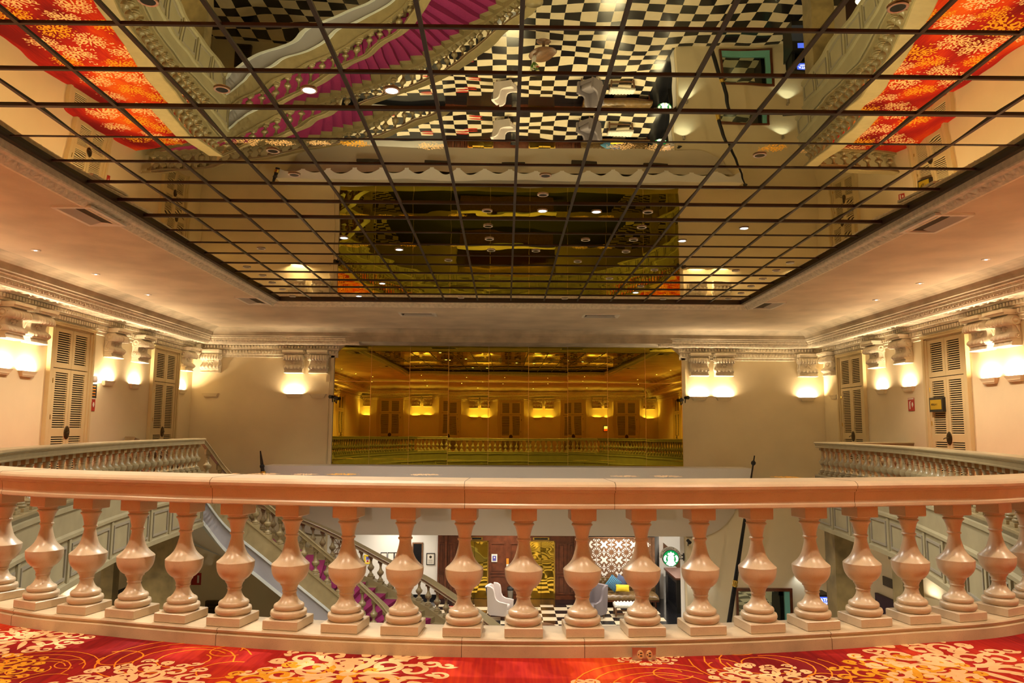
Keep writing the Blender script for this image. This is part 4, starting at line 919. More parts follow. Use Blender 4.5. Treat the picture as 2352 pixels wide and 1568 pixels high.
for a, b, wh in ((La, Lb, 'left'), (Ra, Rb, 'right')):
    r = thing('lift_door', f'polished brass lift door, {wh} one of two in the mahogany wall', 'lift', ((a+b)/2, D2, ZF), 'brass lift doors')
    for s0, s1 in ((a, (a+b)/2-.006), ((a+b)/2+.006, b)):
        mb = MB(); mb.box((s0, D2+.02, ZF+.01), (s1, D2+.06, zt)); obj('door_leaf', mb, 'brassdoor', r)
    mb = MB(); mb.box((a-.05, D2-.06, ZF), (a, D2+.1, zt+.03)); mb.box((b, D2-.06, ZF), (b+.05, D2+.1, zt+.03)); mb.box((a-.05, D2-.06, zt), (b+.05, D2+.1, zt+.05)); obj('frame', mb, 'brass', r)
    mb = MB(); mb.box(((a+b)/2-.34, D2-.07, zt+.07), ((a+b)/2+.34, D2-.045, zt+.19)); mb.box(((a+b)/2-.28, D2-.075, zt+.095), ((a+b)/2+.28, D2-.065, zt+.165), 1); obj('floor_indicator', mb, ['brass', 'blackgloss'], r)
def wallplate(name, lab, cat, px0, px1, py0, py1, y, m, t=.03, frame=None, fw=.03):
    a, b = onY(px0, py0, y), onY(px1, py1, y); r = thing(name, lab, cat, ((a.x+b.x)/2, y, (a.z+b.z)/2))
    mb = MB(); mb.box((a.x, y-t, b.z), (b.x, y, a.z)); 
    if frame:
        mb2 = MB()
        for q in (((a.x-fw, b.z-fw), (b.x+fw, b.z)), ((a.x-fw, a.z), (b.x+fw, a.z+fw)), ((a.x-fw, b.z), (a.x, a.z)), ((b.x, b.z), (b.x+fw, a.z))): mb2.box((q[0][0], y-t-.02, q[0][1]), (q[1][0], y, q[1][1]))
        obj('frame', mb2, frame, r)
    obj('panel', mb, m, r); return r, a, b
r, a, b = wallplate('notice', 'blue and white notice on the mahogany panel between the lifts', 'notice', 1129, 1142, 1272, 1290, D2-.078, 'paper', .008)
mb = MB(); cx, cz = (a.x+b.x)/2, (a.z+b.z)/2; mb.box((cx-.075, D2-.089, cz-.115), (cx+.075, D2-.0865, cz+.09)); obj('print', mb, 'blue', r)
mb = MB(); mb.xz([(cx+.03*math.cos(k*PI/6), cz+.02+.035*math.sin(k*PI/6)) for k in range(12)], D2-.092, D2-.0892); obj('emblem', mb, 'paper', r)
r, a, b = wallplate('call_panel', 'orange and white lift call plate between the two lifts', 'call plate', 1163, 1168.5, 1282, 1301, D2-.078, 'orange', .012)
mb = MB(); mb.box((a.x, D2-.094, b.z), (b.x, D2-.0905, b.z+.10)); obj('button_plate', mb, 'paper', r)
r, a, b = wallplate('framed_certificate', 'black framed certificate with a small crest beside the mahogany wall', 'certificate', 981, 997, 1271, 1295, D2-.002, 'paper', .02, 'black', .025)
mb = MB(); cx, cz = (a.x+b.x)/2, (a.z+b.z)/2; mb.xz([(cx+.055*math.cos(k*PI/9), cz+.08+.055*math.sin(k*PI/9)) for k in range(18)], D2-.026, D2-.0225)
for k in range(5): mb.box((cx-.09, D2-.026, cz-.03-.035*k), (cx+.09, D2-.0225, cz-.022-.035*k))
obj('print', mb, 'dark', r)
wallplate('framed_screen', 'tall black framed panel on the white wall', 'panel', 950, 968, 1248, 1298, D2-.002, 'blackgloss', .03, 'walnut', .05)
for i, (p0, p1) in enumerate([(876, 888), (892, 904), (907, 919)]):
    r, a, b = wallplate('framed_picture', f'small black framed sheet on the white wall, {NTH[i]} of three from the left', 'picture', p0, p1, 1269, 1286, D2-.002, 'paper', .015, 'black', .02); r['group'] = 'small framed sheets on the white wall'
r, a, b = wallplate('poster', 'small yellow framed poster on the white wall left of the framed sheets', 'poster', 840, 849, 1277, 1291, D2-.002, 'paper', .012, 'yellow', .06)
mb = MB(); cx, cz = (a.x+b.x)/2, (a.z+b.z)/2; mb.box((cx-.06, D2-.016, cz-.02), (cx+.06, D2-.0145, cz+.1)); obj('blue_print', mb, 'blue', r); mb = MB(); mb.box((cx-.04, D2-.016, cz-.11), (cx+.04, D2-.0145, cz-.04)); obj('red_print', mb, 'red', r)
r, a, b = wallplate('lattice_window', 'wood framed white lattice window at the left end of the white wall', 'window', 768, 792, 1237, 1270, D2-.002, 'white', .02, 'walnut', .05)
mb = MB()
for k in range(4):
    mb.obox((a.x+(b.x-a.x)*k/3, D2-.03, a.z), (a.x+(b.x-a.x)*(3-k)/3, D2-.03, b.z), .02, .02); z = b.z+(a.z-b.z)*k/3; mb.box((a.x, D2-.035, z-.01), (b.x, D2-.02, z+.01))
obj('lattice', mb, 'walnut', r)
# lattice screen behind the sofa
sx0, sx1 = onY(1351, 1300, D2-.35).x, onY(1504, 1300, D2-.35).x; SY = D2-.35; sz1 = onY(1430, 1233, SY).z; 
LS = thing('lattice_screen', 'brown fretwork screen over a white panel behind the sofa', 'screen', ((sx0+sx1)/2, SY, ZF))
mb = MB(); mb.box((sx0, SY, ZF), (sx1, SY+.06, sz1)); mb.box((sx1-.10, SY-.05, ZF), (sx1, SY+.06, sz1)); mb.box((sx0, SY-.03, sz1-.05), (sx1, SY+.06, sz1)); obj('fretwork', mb, 'walnut', LS)
mb = MB(); cell = 33.4/(1176*2)*2352/FPX*SY; lx, rx = sx0+.02, sx1-.11
def inlay(cx, cz, pts):
    pts = [(cx+x*cell, cz+z*cell) for x, z in pts]
    if min(x for x, z in pts) < lx or max(x for x, z in pts) > rx or max(z for x, z in pts) > sz1-.06 or min(z for x, z in pts) < ZF+.9: return
    mb.add([(x, SY-.006, z) for x, z in pts], [list(range(len(pts)))])
gx = onY(1370, 1250, SY).x; gz = onY(1370, 1267.7, SY).z
for i in range(-1, 5):
    for j in range(-1, 4):
        cx, cz = gx+cell*(i+.5), gz-cell*(j-.5)
        for q in range(4):
            r_ = lambda pts: [((x, z), (-z, x), (-x, -z), (z, -x))[q] for x, z in pts]
            inlay(cx, cz, r_([(0, 0), (.13, -.04), (.27, -.15), (.15, -.27), (.04, -.13)])); inlay(cx, cz, r_([(0, 0), (.13, -.04), (.13, .04)]))
            inlay(cx, cz, r_([(.478, -.25), (.478, .25), (.44, .07), (.22, 0), (.44, -.07)]))
            inlay(cx, cz, r_([(.25, .25), (.30, .36), (.39, .39), (.36, .30)])); inlay(cx, cz, r_([(.20, .34), (.22, .465), (.37, .465), (.26, .38)])); inlay(cx, cz, r_([(.34, .20), (.38, .26), (.465, .37), (.465, .22)]))
obj('white_panel', mb, 'white', LS)
# tufted sofa, cushions, bench
fy = D2-.55
ax, bx = onY(1345, 1385, 30.6).x, onY(1512, 1385, 30.6).x
SF = thing('sofa', 'bronze tufted leather sofa below the fretwork screen', 'sofa', ((ax+bx)/2, 30.9, ZF))
mb = MB(); mb.box((ax, 30.42, ZF+.22), (bx, 31.3, ZF+.32)); obj('base', mb, 'wood', SF)
for x in (ax+.12, bx-.12):
    for y in (30.5, 31.2): mb = MB(); mb.lathe([(.03, 0), (.045, .21)], (x, y, ZF), 10); obj('leg', mb, 'wood', SF)
mb = MB(); P = []
for i in range(13):
    y = 30.38+.9*i/12; row = []
    for j in range(61):
        x = ax+(bx-ax)*j/60; h = .50+.02*math.cos(j*PI/2.5)*math.cos(i*PI/2); h -= .10*max(0, 1-i/1.6); h -= .08*(abs(2*j/60-1)**14); row.append((x, y, ZF+h))
    P.append(row)
mb.grid([[(p[0], 30.38, ZF+.30) for p in P[0]]]+P); obj('seat', mb, 'leather', SF)
mb = MB(); P = []
for i in range(13):
    z = .45+.52*i/12; row = []
    for j in range(61): x = ax+(bx-ax)*j/60; row.append((x, 31.2-.03*math.cos(j*PI/2)*math.cos(i*PI/2)-.04*math.sin(PI*i/12), ZF+z))
    P.append(row)
mb.grid(P); mb.box((ax, 31.24, ZF+.3), (bx, 31.36, ZF+.99)); obj('backrest', mb, 'leather', SF)
mb = MB()
for j in range(28):
    for i in range(5): mb.lathe([(.018, 0), (0, .012)], (0, 0, 0), 6) if 0 else mb.cbox((ax+.12+j*(bx-ax-.2)/28+(.06 if i % 2 else 0), 31.165, ZF+.55+.085*i), (.022, .02, .022))
obj('button', mb, 'dark', SF)
def cushion(lab, px, py, y, s, rot, m, dims=(1, .28, 1), pat=False):
    p = onY(px, py, y); p.z = max(p.z, ZF+.53+s*(1.3 if abs(rot) > .3 else .55*dims[2]+.1)); r = thing('cushion', lab, 'cushion', tuple(p)); mb = MB(); P = []
    for i in range(9):
        v = -1+2*i/8; row = []
        for j in range(9): u = -1+2*j/8; row.append((u*s*dims[0]*(1-.06*(1-v*v)), v*s*dims[2]*(1-.06*(1-u*u)), s*dims[1]*((1-u*u)*(1-v*v))**.5))
        P.append(row)
    R = Matrix.Rotation(rot, 3, 'Y') @ Matrix.Rotation(math.radians(72), 3, 'X')
    for sg in (1, -1): mb.grid([[tuple(p+R @ Vector((q[0], q[1], q[2]*sg))) for q in row] for row in P])
    obj('cover', mb, m, r)
    if pat:
        mb = MB()
        for i in range(7):
            for j in range(7):
                u, v = -.78+.26*i, -.78+.26*j; h = s*dims[1]*((1-u*u)*(1-v*v))**.5+.004
                q = [(u*s-.03, v*s, h), (u*s, v*s-.03, h), (u*s+.03, v*s, h), (u*s, v*s+.03, h)]; mb.add([tuple(p+R @ Vector(t)) for t in q], [(0, 1, 2, 3)])
        obj('woven_pattern', mb, 'navy', r)
M['bluefab'] = mat('bright_blue_cloth', (.06, .28, .45), .8)
cushion('bright blue patterned cushion standing on its corner on the sofa', 1409, 1339, 30.76, .25, math.radians(40), 'bluefab', pat=True)
cushion('dark navy cushion behind the blue one on the sofa', 1427, 1336, 31.0, .24, math.radians(30), 'navy')
cushion('bright yellow cushion lying in front of the blue one', 1430, 1350, 30.55, .27, math.radians(2), 'yellow', (1, .25, .5))
q0, q1 = onY(1409, 1380, 29.3), onY(1470, 1380, 29.3)
BN_ = thing('tufted_bench', 'white tufted bench with wooden frame in front of the sofa', 'bench', ((q0.x+q1.x)/2, 29.3, ZF)); x0, x1 = q0.x, q1.x
mb = MB(); P = []
for i in range(9):
    row = []
    for j in range(41): u = j/40; row.append((x0+(x1-x0)*u, 28.95+.6*i/8, ZF+.44+.05*abs(math.sin(PI*8*u))*abs(math.sin(PI*3*(i/8)))-.05*(abs(2*u-1)**10)-.05*abs(2*i/8-1)**6))
    P.append(row)
mb.grid(P); mb.box((x0+.01, 28.97, ZF+.32), (x1-.01, 29.53, ZF+.42)); obj('seat', mb, 'whiteleather', BN_)
mb = MB()
for x in (x0+.05, x1-.05):
    for y in (29.0, 29.5): mb.obox((x, y, ZF), (x, y, ZF+.33), .06, .06, 0, Vector((0, 1, 0)))
mb.box((x0+.03, 28.98, ZF+.08), (x1-.03, 29.02, ZF+.13)); mb.box((x0+.03, 29.48, ZF+.08), (x1-.03, 29.52, ZF+.13)); obj('frame', mb, 'walnut', BN_)
# wing chairs
def wing_chair(lab, px, py, y, rz, m):
    p = onZ(px, py, ZF); p = Vector((p.x, y, ZF)) if y else p; r = thing('wing_chair', lab, 'armchair', tuple(p)); r['_loc'] = 1; r.rotation_euler = (0, 0, rz)
    mb = MB(); mb.cushion((0, .04, .40), (.58, .62, .20), 0, .3); obj('seat', mb, m, r)
    mb = MB(); P = []
    for i in range(13):
        t = i/12; z = .34+.82*t; row = []
        for j in range(11): u = -1+j/5; row.append((u*.31, -.20-.16*t-.05*(1-u*u)*(1-t*.5)+.0, z-.03*abs(u)**4*(t > .99)))
        P.append(row)
    mb.grid(P); Q = [[(x*1.08, y-.09, z+.02) for x, y, z in r_] for r_ in P]; mb.grid([r_[::-1] for r_ in Q]); mb.grid([P[-1], Q[-1]]); mb.add([], [])
    obj('backrest', mb, m, r)
    for sx in (-1, 1):                                   # wing flowing into a rolled arm
        prof = [(.42, .58), (.42, .62), (.30, .64), (.12, .66), (.0, .72), (-.06, .84), (-.08, 1.0), (-.12, 1.12), (-.22, 1.18), (-.36, 1.19)]; mb = MB(); rows = []
        for o in (.0, .045, .09):
            w_ = .30+o; rows.append([(sx*(w_+.02*math.sin(k)), y+(.012 if o == .045 else 0), z+(.015 if o == .045 else 0)) for k, (y, z) in enumerate(prof)])
        mb.grid(rows); base = [(.40, .17), (.38, .17), (.28, .17), (.12, .17), (.0, .17), (-.08, .17), (-.16, .17), (-.22, .17), (-.28, .20), (-.32, .3)]
        for rw, xx in ((rows[0], .30), (rows[2], .39)): mb.grid([rw, [(sx*xx, y, z) for y, z in base]])
        mb.grid([[rows[0][0], rows[1][0], rows[2][0]], [(sx*.30, .40, .17), (sx*.345, .41, .17), (sx*.39, .40, .17)]])
        obj('wing', mb, m, r)
    mb = MB(); mb.box((-.31, -.25, .17), (.31, .36, .32)); obj('seat_base', mb, m, r)
    for sx in (-1, 1):
        for sy in (-.25, .3): mb = MB(); mb.lathe([(.018, 0), (.028, .17)], (sx*.27, sy, 0), 8); obj('leg', mb, 'walnut', r)
    return r
wing_chair('lilac grey wing chair facing right on the checkered floor', 1147, 1419, None, -PI/2-.35, 'fabric')
wing_chair('dark lilac wing chair seen from behind in front of the bench', 1364, 1419, None, 2.4, 'fabric2')
# round table, flowers
tp = onZ(1243, 1437, ZF+.55); RT_ = thing('round_table', 'round brown wooden low table on the checkered floor', 'table', (tp.x, tp.y, ZF))
mb = MB(); mb.lathe([(.0, .51), (.48, .51), (.50, .53), (.48, .55), (.0, .552)], (tp.x, tp.y, ZF), 32); obj('tabletop', mb, 'walnut', RT_); mb = MB(); mb.lathe([(.28, 0), (.27, .03), (.06, .06), (.05, .48), (.1, .51)], (tp.x, tp.y, ZF), 20); obj('pedestal', mb, 'walnut', RT_)
vp = onY(1223, 1408, tp.y+.05); FV = thing('flower_vase', 'vase of cream and red flowers on the round brown table', 'flowers', (vp.x, vp.y, ZF+.552))
vz = ZF+.552; mb = MB(); mb.lathe([(.05, 0), (.08, .05), (.085, .12), (.05, .20), (.06, .23), (0, .22)], (vp.x, vp.y, vz), 18); obj('vase', mb, 'white', FV)
lm, pm, rm2, sm_ = MB(), MB(), MB(), MB()
for k in range(16):
    a, h = k*2.4, .30+.04*(k % 5); d = Vector((math.cos(a), math.sin(a), 0)); c = Vector((vp.x, vp.y, vz+.18))
    tip = c+d*(.12+.02*(k % 3))+Vector((0, 0, h-.1)); sm_.tube([c, (c+tip)/2+d*.02, tip], .005, 5)
    n = Vector((-d.y, d.x, 0))*.028; lm.add([c+d*.03, c+d*.13+n+Vector((0, 0, h*.5)), tip+d*.05, c+d*.13-n+Vector((0, 0, h*.5))], [(0, 1, 2, 3), (3, 2, 1, 0)])
    tg = rm2 if k in (0, 5) else pm
    if k % 2 == 0 or k == 5:
        for j in range(6):
            b = j*PI/3; e = Vector((math.cos(b), math.sin(b), .5)).normalized(); f = e.cross(Vector((0, 0, 1))).normalized()*.022; tg.add([tip, tip+e*.05+f, tip+e*.09, tip+e*.05-f], [(0, 1, 2, 3), (3, 2, 1, 0)])
obj('leaf', lm, 'leaf', FV); obj('stem', sm_, 'leaf', FV); obj('cream_flower', pm, 'petal', FV); obj('red_flower', rm2, 'redpetal', FV)
p = onY(1172, 1374, D2-.45); r = thing('litter_bin', 'steel cylinder litter bin with black top between the lifts', 'bin', (p.x, p.y, ZF)); mb = MB(); mb.lathe([(.12, 0), (.125, .02), (.125, .42), (.118, .44)], (p.x, p.y, ZF), 22); obj('body', mb, 'steel', r); mb = MB(); mb.lathe([(.13, .44), (.13, .56), (.10, .58), (.09, .56), (0, .56)], (p.x, p.y, ZF), 22); obj('top', mb, 'black', r)
# ------------------------------------------------------------------ cafe passage
sg = onY(1540, 1281, 25.78); R_s = .30
CS = thing('cafe_sign', 'round lit green and white cafe sign reading WE PROUDLY SERVE on a bracket', 'sign', tuple(sg))
disc = lambda mb, r, y0, y1, cx=0, cz=0, m=0, n=40: mb.xz([(sg.x+cx+r*math.cos(2*PI*k/n), sg.z+cz+r*math.sin(2*PI*k/n)) for k in range(n)], sg.y+y0, sg.y+y1, m)
mb = MB(); disc(mb, .275, -.07, .07); obj('drum', mb, 'black', CS)
mb = MB(); disc(mb, .262, -.076, -.0705); obj('face', mb, 'sg_green', CS)
mb = MB(); n = 40; po = [(sg.x+.365*math.cos(PI*k/n-.02), sg.z+.365*math.sin(PI*k/n-.02)) for k in range(n+1)]; pi_ = [(sg.x+.278*math.cos(PI*k/n-.02), sg.z+.278*math.sin(PI*k/n-.02)) for k in range(n+1)]
mb.xz(po+pi_[::-1], sg.y-.05, sg.y+.05); obj('arch_band', mb, 'paper', CS)
for i, ch in enumerate('WE PROUDLY SERVE'):
    a = PI*(1-(i+.7)/16.4); t = None
    if ch != ' ': text('letter', ch, .075, (sg.x+.32*math.cos(a), sg.y-.053, sg.z+.32*math.sin(a)), (PI/2, PI/2-a, 0), 'dark', CS)
mb = MB(); Y0, Y1 = sg.y-.079, sg.y-.0762
def pz(pts): mb.xz([(sg.x+x, sg.z+z) for x, z in pts], Y0, Y1)
pz([(0, .225), (.03, .185), (.05, .19), (.045, .165), (.10, .19), (.095, .15), (.13, .145), (.085, .10), (-.085, .10), (-.13, .145), (-.095, .15), (-.10, .19), (-.045, .165), (-.05, .19), (-.03, .185)])
for sx in (-1, 1):
    pz([(sx*.16, .12), (sx*.15, .07), (sx*.115, .085), (sx*.16, .02), (sx*.17, -.05), (sx*.14, -.10), (sx*.18, -.13), (sx*.235, -.08), (sx*.25, 0), (sx*.225, .07), (sx*.185, .10)])
    pz([(sx*.04, .09), (sx*.10, .08), (sx*.115, .0), (sx*.10, -.08), (sx*.15, -.15), (sx*.17, -.185), (sx*.05, -.25), (sx*.02, -.10), (sx*.035, 0)])
pz([(.09*math.cos(k*PI/12), .02+.10*math.sin(k*PI/12)) for k in range(24)]); pz([(-.09, -.05), (.09, -.05), (.13, -.15), (.06, -.25), (-.06, -.25), (-.13, -.15)]); obj('emblem', mb, 'sg_white', CS)
mb = MB()
for k in range(7): x = .045+.018*k; mb.obox((sg.x+x*.6, sg.y-.081, sg.z+.04), (sg.x+x, sg.y-.081, sg.z-.22), .004, .006)
for z, w_ in ((.06, .02), (.06, -.045), (-.03, -.01)): mb.box((sg.x+w_, sg.y-.082, sg.z+z-.006), (sg.x+w_+.03, sg.y-.0795, sg.z+z+.006))
obj('emblem_line', mb, 'sg_green', CS)
mb = MB(); bxr = OX1-.022
for z in (.09, -.02): mb.obox((sg.x+.26, sg.y, sg.z+z), (bxr, sg.y, sg.z+z), .03, .035)
mb.box((bxr-.03, sg.y-.04, sg.z-.08), (bxr, sg.y+.04, sg.z+.16)); obj('bracket', mb, 'black', CS)
mb = MB(); a, b = onY(1503, 1243, 33.2), onY(1548, 1283, 33.2); r = thing('stair_beam', 'dark brown sloping beam beyond the cafe sign', 'beam', tuple(a)); mb.obox(a, Vector((b.x+.6, b.y, b.z-.5)), .3, .42); obj('beam', mb, 'walnut', r)
a, b = onY(1528, 1285, 34.5), onY(1552, 1285, 34.5); r = thing('menu_board', 'dark brown board hanging behind the cafe sign', 'board', ((a.x+b.x)/2, 34.5, a.z)); mb = MB(); mb.box((a.x-.3, 34.45, -4.3), (b.x+.7, 34.55, a.z+.3)); obj('board', mb, 'grey', r)
mb = MB(); mb.add([(7.9, 34.44, -3.75), (8.5, 34.44, -3.75), (8.2, 34.44, -3.5)], [(0, 1, 2)]); obj('red_flag', mb, 'red', r)
a = onY(1545, 1325, 30.5); r = thing('display_counter', 'dark cafe display counter in the passage', 'counter', (a.x+.5, 30.6, ZF)); mb = MB(); mb.box((a.x-.05, 29.6, ZF+.006), (8.5, 31.6, ZF+1.25)); obj('body', mb, 'black', r)
mb = MB(); mb.box((a.x-.1, 29.5, ZF+1.25), (8.55, 31.7, ZF+1.32)); obj('top', mb, 'wood', r); mb = MB(); mb.box((a.x-.055, 29.7, ZF+.2), (a.x-.05, 31.4, ZF+1.1)); obj('glass', mb, 'blackgloss', r)
mb = MB(); mb.box((7.0, 28.6, ZF+.004), (8.55, 33.5, ZF+.012)); struct('floor_boards', mb, 'woodfloor', 'brown boarded floor strip in the cafe passage', 'floor')
# ------------------------------------------------------------------ far wall, lobby level: ticket window, cash machine, lamps, pilasters
a, b = onY(1694, 1356, D-.0), onY(1814, 1432, D); x0, x1, z1, z0 = a.x, b.x, a.z, b.z-.35
TW = thing('counter_window', 'brown framed pass-through window with turquoise reveals on the far wall', 'window', ((x0+x1)/2, D, (z0+z1)/2))
mb = MB()
for q in ((x0-.07, x0, z0-.08, z1+.10), (x1, x1+.09, z0-.08, z1+.10), (x0, x1, z1, z1+.10), (x0, x1, z0-.08, z0)): mb.box((q[0], D-.10, q[2]), (q[1], D-.002, q[3]))
obj('frame', mb, 'wood', TW)
mb = MB(); mb.box((x0, D-.03, z0), (x1, D-.004, z1)); obj('pane', mb, 'dmirror', TW)
mb = MB(); mb.box((x1-.16, D-.085, z0), (x1, D-.031, z1)); mb.box((x0, D-.085, z0), (x1-.16, D-.031, z0+.24)); obj('reveal', mb, 'turq', TW)
p = onY(1896, 1393, 23.6); AT = thing('cash_machine', 'black cash machine with lit blue ATM sign by the far right corner', 'cash machine', (p.x, 23.8, ZF)); ax = p.x
mb = MB(); mb.box((ax-.34, 23.6, ZF), (ax+.34, 24.4, ZF+1.30)); mb.box((ax-.30, 23.75, ZF+1.30), (ax-.20, 24.3, ZF+1.75)); mb.box((ax+.20, 23.75, ZF+1.30), (ax+.30, 24.3, ZF+1.75)); mb.box((ax-.30, 24.2, ZF+1.3), (ax+.3, 24.3, ZF+1.75)); obj('cabinet', mb, 'black', AT)
zt_ = onY(1896, 1365.5, 23.6).z; mb = MB(); mb.xz([(ax-.27, zt_-.42), (ax+.26, zt_-.42), (ax+.235, zt_-.02), (ax+.2, zt_), (ax-.28, zt_-.01), (ax-.29, zt_-.06)], 23.62, 24.3); obj('topper', mb, 'black', AT)
mb = MB(); mb.box((ax-.195, 23.61, zt_-.34), (ax+.175, 23.619, zt_-.07)); obj('sign_panel', mb, 'scr_blue', AT)
text('lettering', 'ATM', .135, (ax-.01, 23.607, zt_-.16), (PI/2, 0, 0), 'scr_white', AT); text('lettering', 'PESOS', .06, (ax-.01, 23.607, zt_-.255), (PI/2, 0, 0), 'scr_white', AT)
mb = MB(); mb.box((ax-.16, 23.59, ZF+1.0), (ax+.10, 23.6, ZF+1.22)); obj('screen', mb, 'scr_blue', AT)
mb = MB(); mb.box((ax-.34, 23.59, ZF+.2), (ax+.34, 23.6, ZF+.9)); obj('front_panel', mb, 'navy', AT)
for i, x in enumerate((6.35, 9.9)):
    z = -3.2; r = thing('wall_spotlight', f'small silver wall spotlight low on the far wall, {"left" if i == 0 else "right"} one of two by the window', 'wall light', (x, D, z), 'small lobby wall spotlights')
    mb = MB(); mb.tube([(x, D-.12, z), (x, D-.10, z-.14)], .05, 12); mb.box((x-.03, D-.10, z-.03), (x+.03, D-.002, z+.03)); obj('body', mb, 'steel', r)
    add_light('wall_spot_beam', 'SPOT', (x, D-.15, z-.17), 14, (.8, .9, 1), .03, rot=(.25, 0, 0), spot=110)
def pil(lab, x0, x1, y0, y1, z1, m='marble'):
    r = thing('marble_column', lab, 'column', ((x0+x1)/2, (y0+y1)/2, ZF), 'brown marble columns under the balconies'); mb = MB(); mb.box((x0, y0, ZF+.12), (x1, y1, z1-.08)); obj('shaft', mb, m, r)
    mb = MB(); mb.box((x0-.04, y0-.04, ZF), (x1+.04, y1+.04, ZF+.12)); obj('base', mb, m, r); mb = MB(); mb.box((x0-.04, y0-.04, z1-.08), (x1+.04, y1+.04, z1)); obj('capital', mb, m, r)
pil('brown marble column under the far end of the right balcony', 8.42, 9.05, 19.5, 20.1, -1.275); pil('brown marble column under the middle of the right balcony', 7.78, 8.18, 15.0, 15.4, -1.275)
pil('brown marble column under the far end of the left balcony', -8.75, -8.05, 18.7, 19.2, -1.275); pil('slim brown marble column deeper under the left balcony', -9.85, -9.55, 18.9, 19.2, -1.275)
pil('brown marble column under the near part of the right balcony', 7.9, 8.3, 10.3, 10.8, -1.275); pil('brown marble column under the near part of the left balcony', -7.9, -7.5, 10.5, 11, -1.275)
r = thing('lobby_door', 'dark wooden door under the right balcony', 'door', (10.8, 21.5, ZF)); mb = MB(); mb.box((10.78, 20.6, ZF), (10.86, 22.4, ZF+2.3)); obj('leaf', mb, 'darkwood', r); mb = MB(); mb.tube([(10.74, 21.6, ZF+.9), (10.74, 21.6, ZF+1.3)], .02, 8); obj('handle', mb, 'brass', r)
r = thing('door_sign', 'small dark sign above the dark wooden door', 'sign', (10.82, 21.5, ZF+2.7)); mb = MB(); mb.box((10.83, 21.0, ZF+2.6), (10.86, 22.0, ZF+2.85)); obj('panel', mb, 'bronze', r)
def firesign2(lab, p, s=.32):
    r = thing('fire_sign', lab, 'sign', tuple(p)); mb = MB(); mb.box((p.x-s/2, p.y-.01, p.z-s*.6), (p.x+s/2, p.y, p.z+s*.6)); obj('panel', mb, 'red', r); mb = MB(); mb.box((p.x+s*.1, p.y-.013, p.z-s*.4), (p.x+s*.3, p.y-.0105, p.z+s*.35)); obj('pictogram', mb, 'paper', r)
firesign2('red fire extinguisher sign low on the far wall behind the stair', onY(451, 1329, D-.004)); q = onX(332, 1328, XL); firesign('red fire extinguisher sign low on the left wall by the marble column', 'left', q.y, q.z)
p = onY(491, 1405, D-.1); r = thing('wall_grille', 'dark brown ventilation grille low on the far wall under the stair', 'grille', tuple(p)); mb = MB(); mb.box((p.x-.28, D-.14, p.z-.7), (p.x+.28, D-.004, p.z+.35)); obj('box', mb, 'bronze', r); mb = MB()
for k in range(9): mb.box((p.x-.22, D-.15, p.z-.6+k*.1), (p.x+.22, D-.14, p.z-.55+k*.1))
obj('slat', mb, 'dark', r)
a, b = onY(330, 1345, 21.5), onY(350, 1335, 21.5); r = thing('barrier_stand', 'black metal barrier stand with yellow tag beside the left marble column', 'stand', (b.x, 21.5, ZF)); mb = MB(); mb.obox((b.x, 21.5, ZF), (b.x, 21.5, b.z+.1), .10, .10, 0, Vector((0, 1, 0))); mb.obox((b.x, 21.5, b.z+.1), (b.x-1.3, 21.2, b.z-.45), .07, .1); mb.box((b.x-.3, 21.3, ZF), (b.x+.3, 21.7, ZF+.06)); obj('frame', mb, 'black', r); mb = MB(); mb.box((b.x+.05, 21.42, b.z-.65), (b.x+.2, 21.45, b.z-.45)); obj('tag', mb, 'yellow', r)
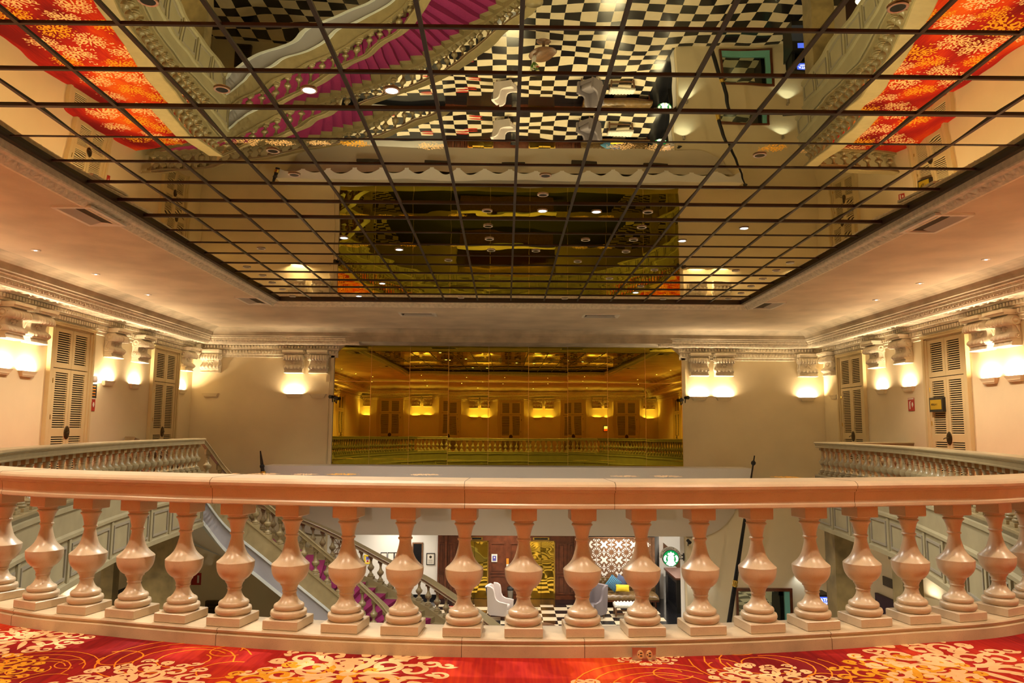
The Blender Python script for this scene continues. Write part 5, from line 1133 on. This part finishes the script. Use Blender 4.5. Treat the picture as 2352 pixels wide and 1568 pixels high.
# big plaster bowl lights on the side walls under the balconies
for side, lab, px in (('right', 'large cream plaster bowl light low on the right wall under the balcony', 2146), ('left', 'large cream plaster bowl light low on the left wall under the balcony', 160)):
    q = onX(px, 1362, XR if side == 'right' else XL); r = thing('bowl_light', lab, 'wall light', wall_loc(side, q.y, q.z)); r['_loc'] = 1; r.rotation_euler = (0, 0, ROT[side]); mb = MB(); P = []
    for rr, z in ((.95, 0), (.97, -.03), (.90, -.22), (.72, -.45), (.45, -.66), (.16, -.80), (.0, -.82)): P.append([(rr*math.cos(PI*k/16), rr*.55*math.sin(PI*k/16)+.001, z) for k in range(17)])
    mb.grid(P); obj('bowl', mb, 'wall', r); mb = MB(); mb.grid([P[0], [(x*.94, y*.94, -.05) for x, y, z in P[0]], [(x*.5, y*.5, -.3) for x, y, z in P[0]]]); obj('inner_bowl', mb, 'wall', r)
    add_light('bowl_beam', 'AREA', (0, .22, -.12), 3, NEUT, .5, .2, rot=(PI, 0, 0), parent=r); add_light('bowl_wash', 'POINT', (.3, .9, -1.3), 2, NEUT, .15, parent=r)
# red footprints on the floor
k = 0
for px, py in [(890, 183), (983, 187), (1073, 133), (1090, 185), (890, 228), (980, 231), (1080, 221), (1065, 260)]:
    rr = ray(px, py); t = (2*3.44+EYE-ZF-0)/(rr.z); q = Vector((rr.x*t, rr.y*t)); k += 1
    if q.y > 30.5: q.y = 30.4
    r = thing('floor_sticker', f'red pair of footprint marks on the checkered floor, {NTH[k-1]} from the left stair foot', 'floor sticker', (q.x, q.y, ZF), 'red footprint marks'); mb = MB()
    for sx in (-.13, .13): mb.prism([(q.x+.26*math.cos(j*PI/8), q.y+sx+.075*math.sin(j*PI/8)*(1+.3*math.cos(j*PI/8))) for j in range(16)], ZF+.001, ZF+.006)
    obj('print', mb, 'orange' if 0 else 'red', r)
# lobby wall under the near balcony: gold lit reception
r = thing('reception_desk', 'gold lit reception desk under the near balcony, seen only in the mirrors', 'desk', (0, 1.2, ZF)); mb = MB(); mb.box((-3, .8, ZF), (3, 1.6, ZF+1.15)); obj('counter', mb, 'walnut', r); mb = MB(); mb.box((-3.2, .7, ZF+1.15), (3.2, 1.7, ZF+1.22)); obj('worktop', mb, 'white', r)
r = thing('gold_back_panel', 'gold panelled wall behind the reception desk', 'panel', (0, YR+.05, ZF)); mb = MB(); mb.box((-3.4, YR+.004, ZF+.02), (3.4, YR+.08, -1.4)); obj('panel', mb, 'brass', r)
for sx in (-1.8, 1.8):
    add_light('reception_lamp', 'AREA', (sx, .2, -1.5), 60, (1, .75, .35), .8)
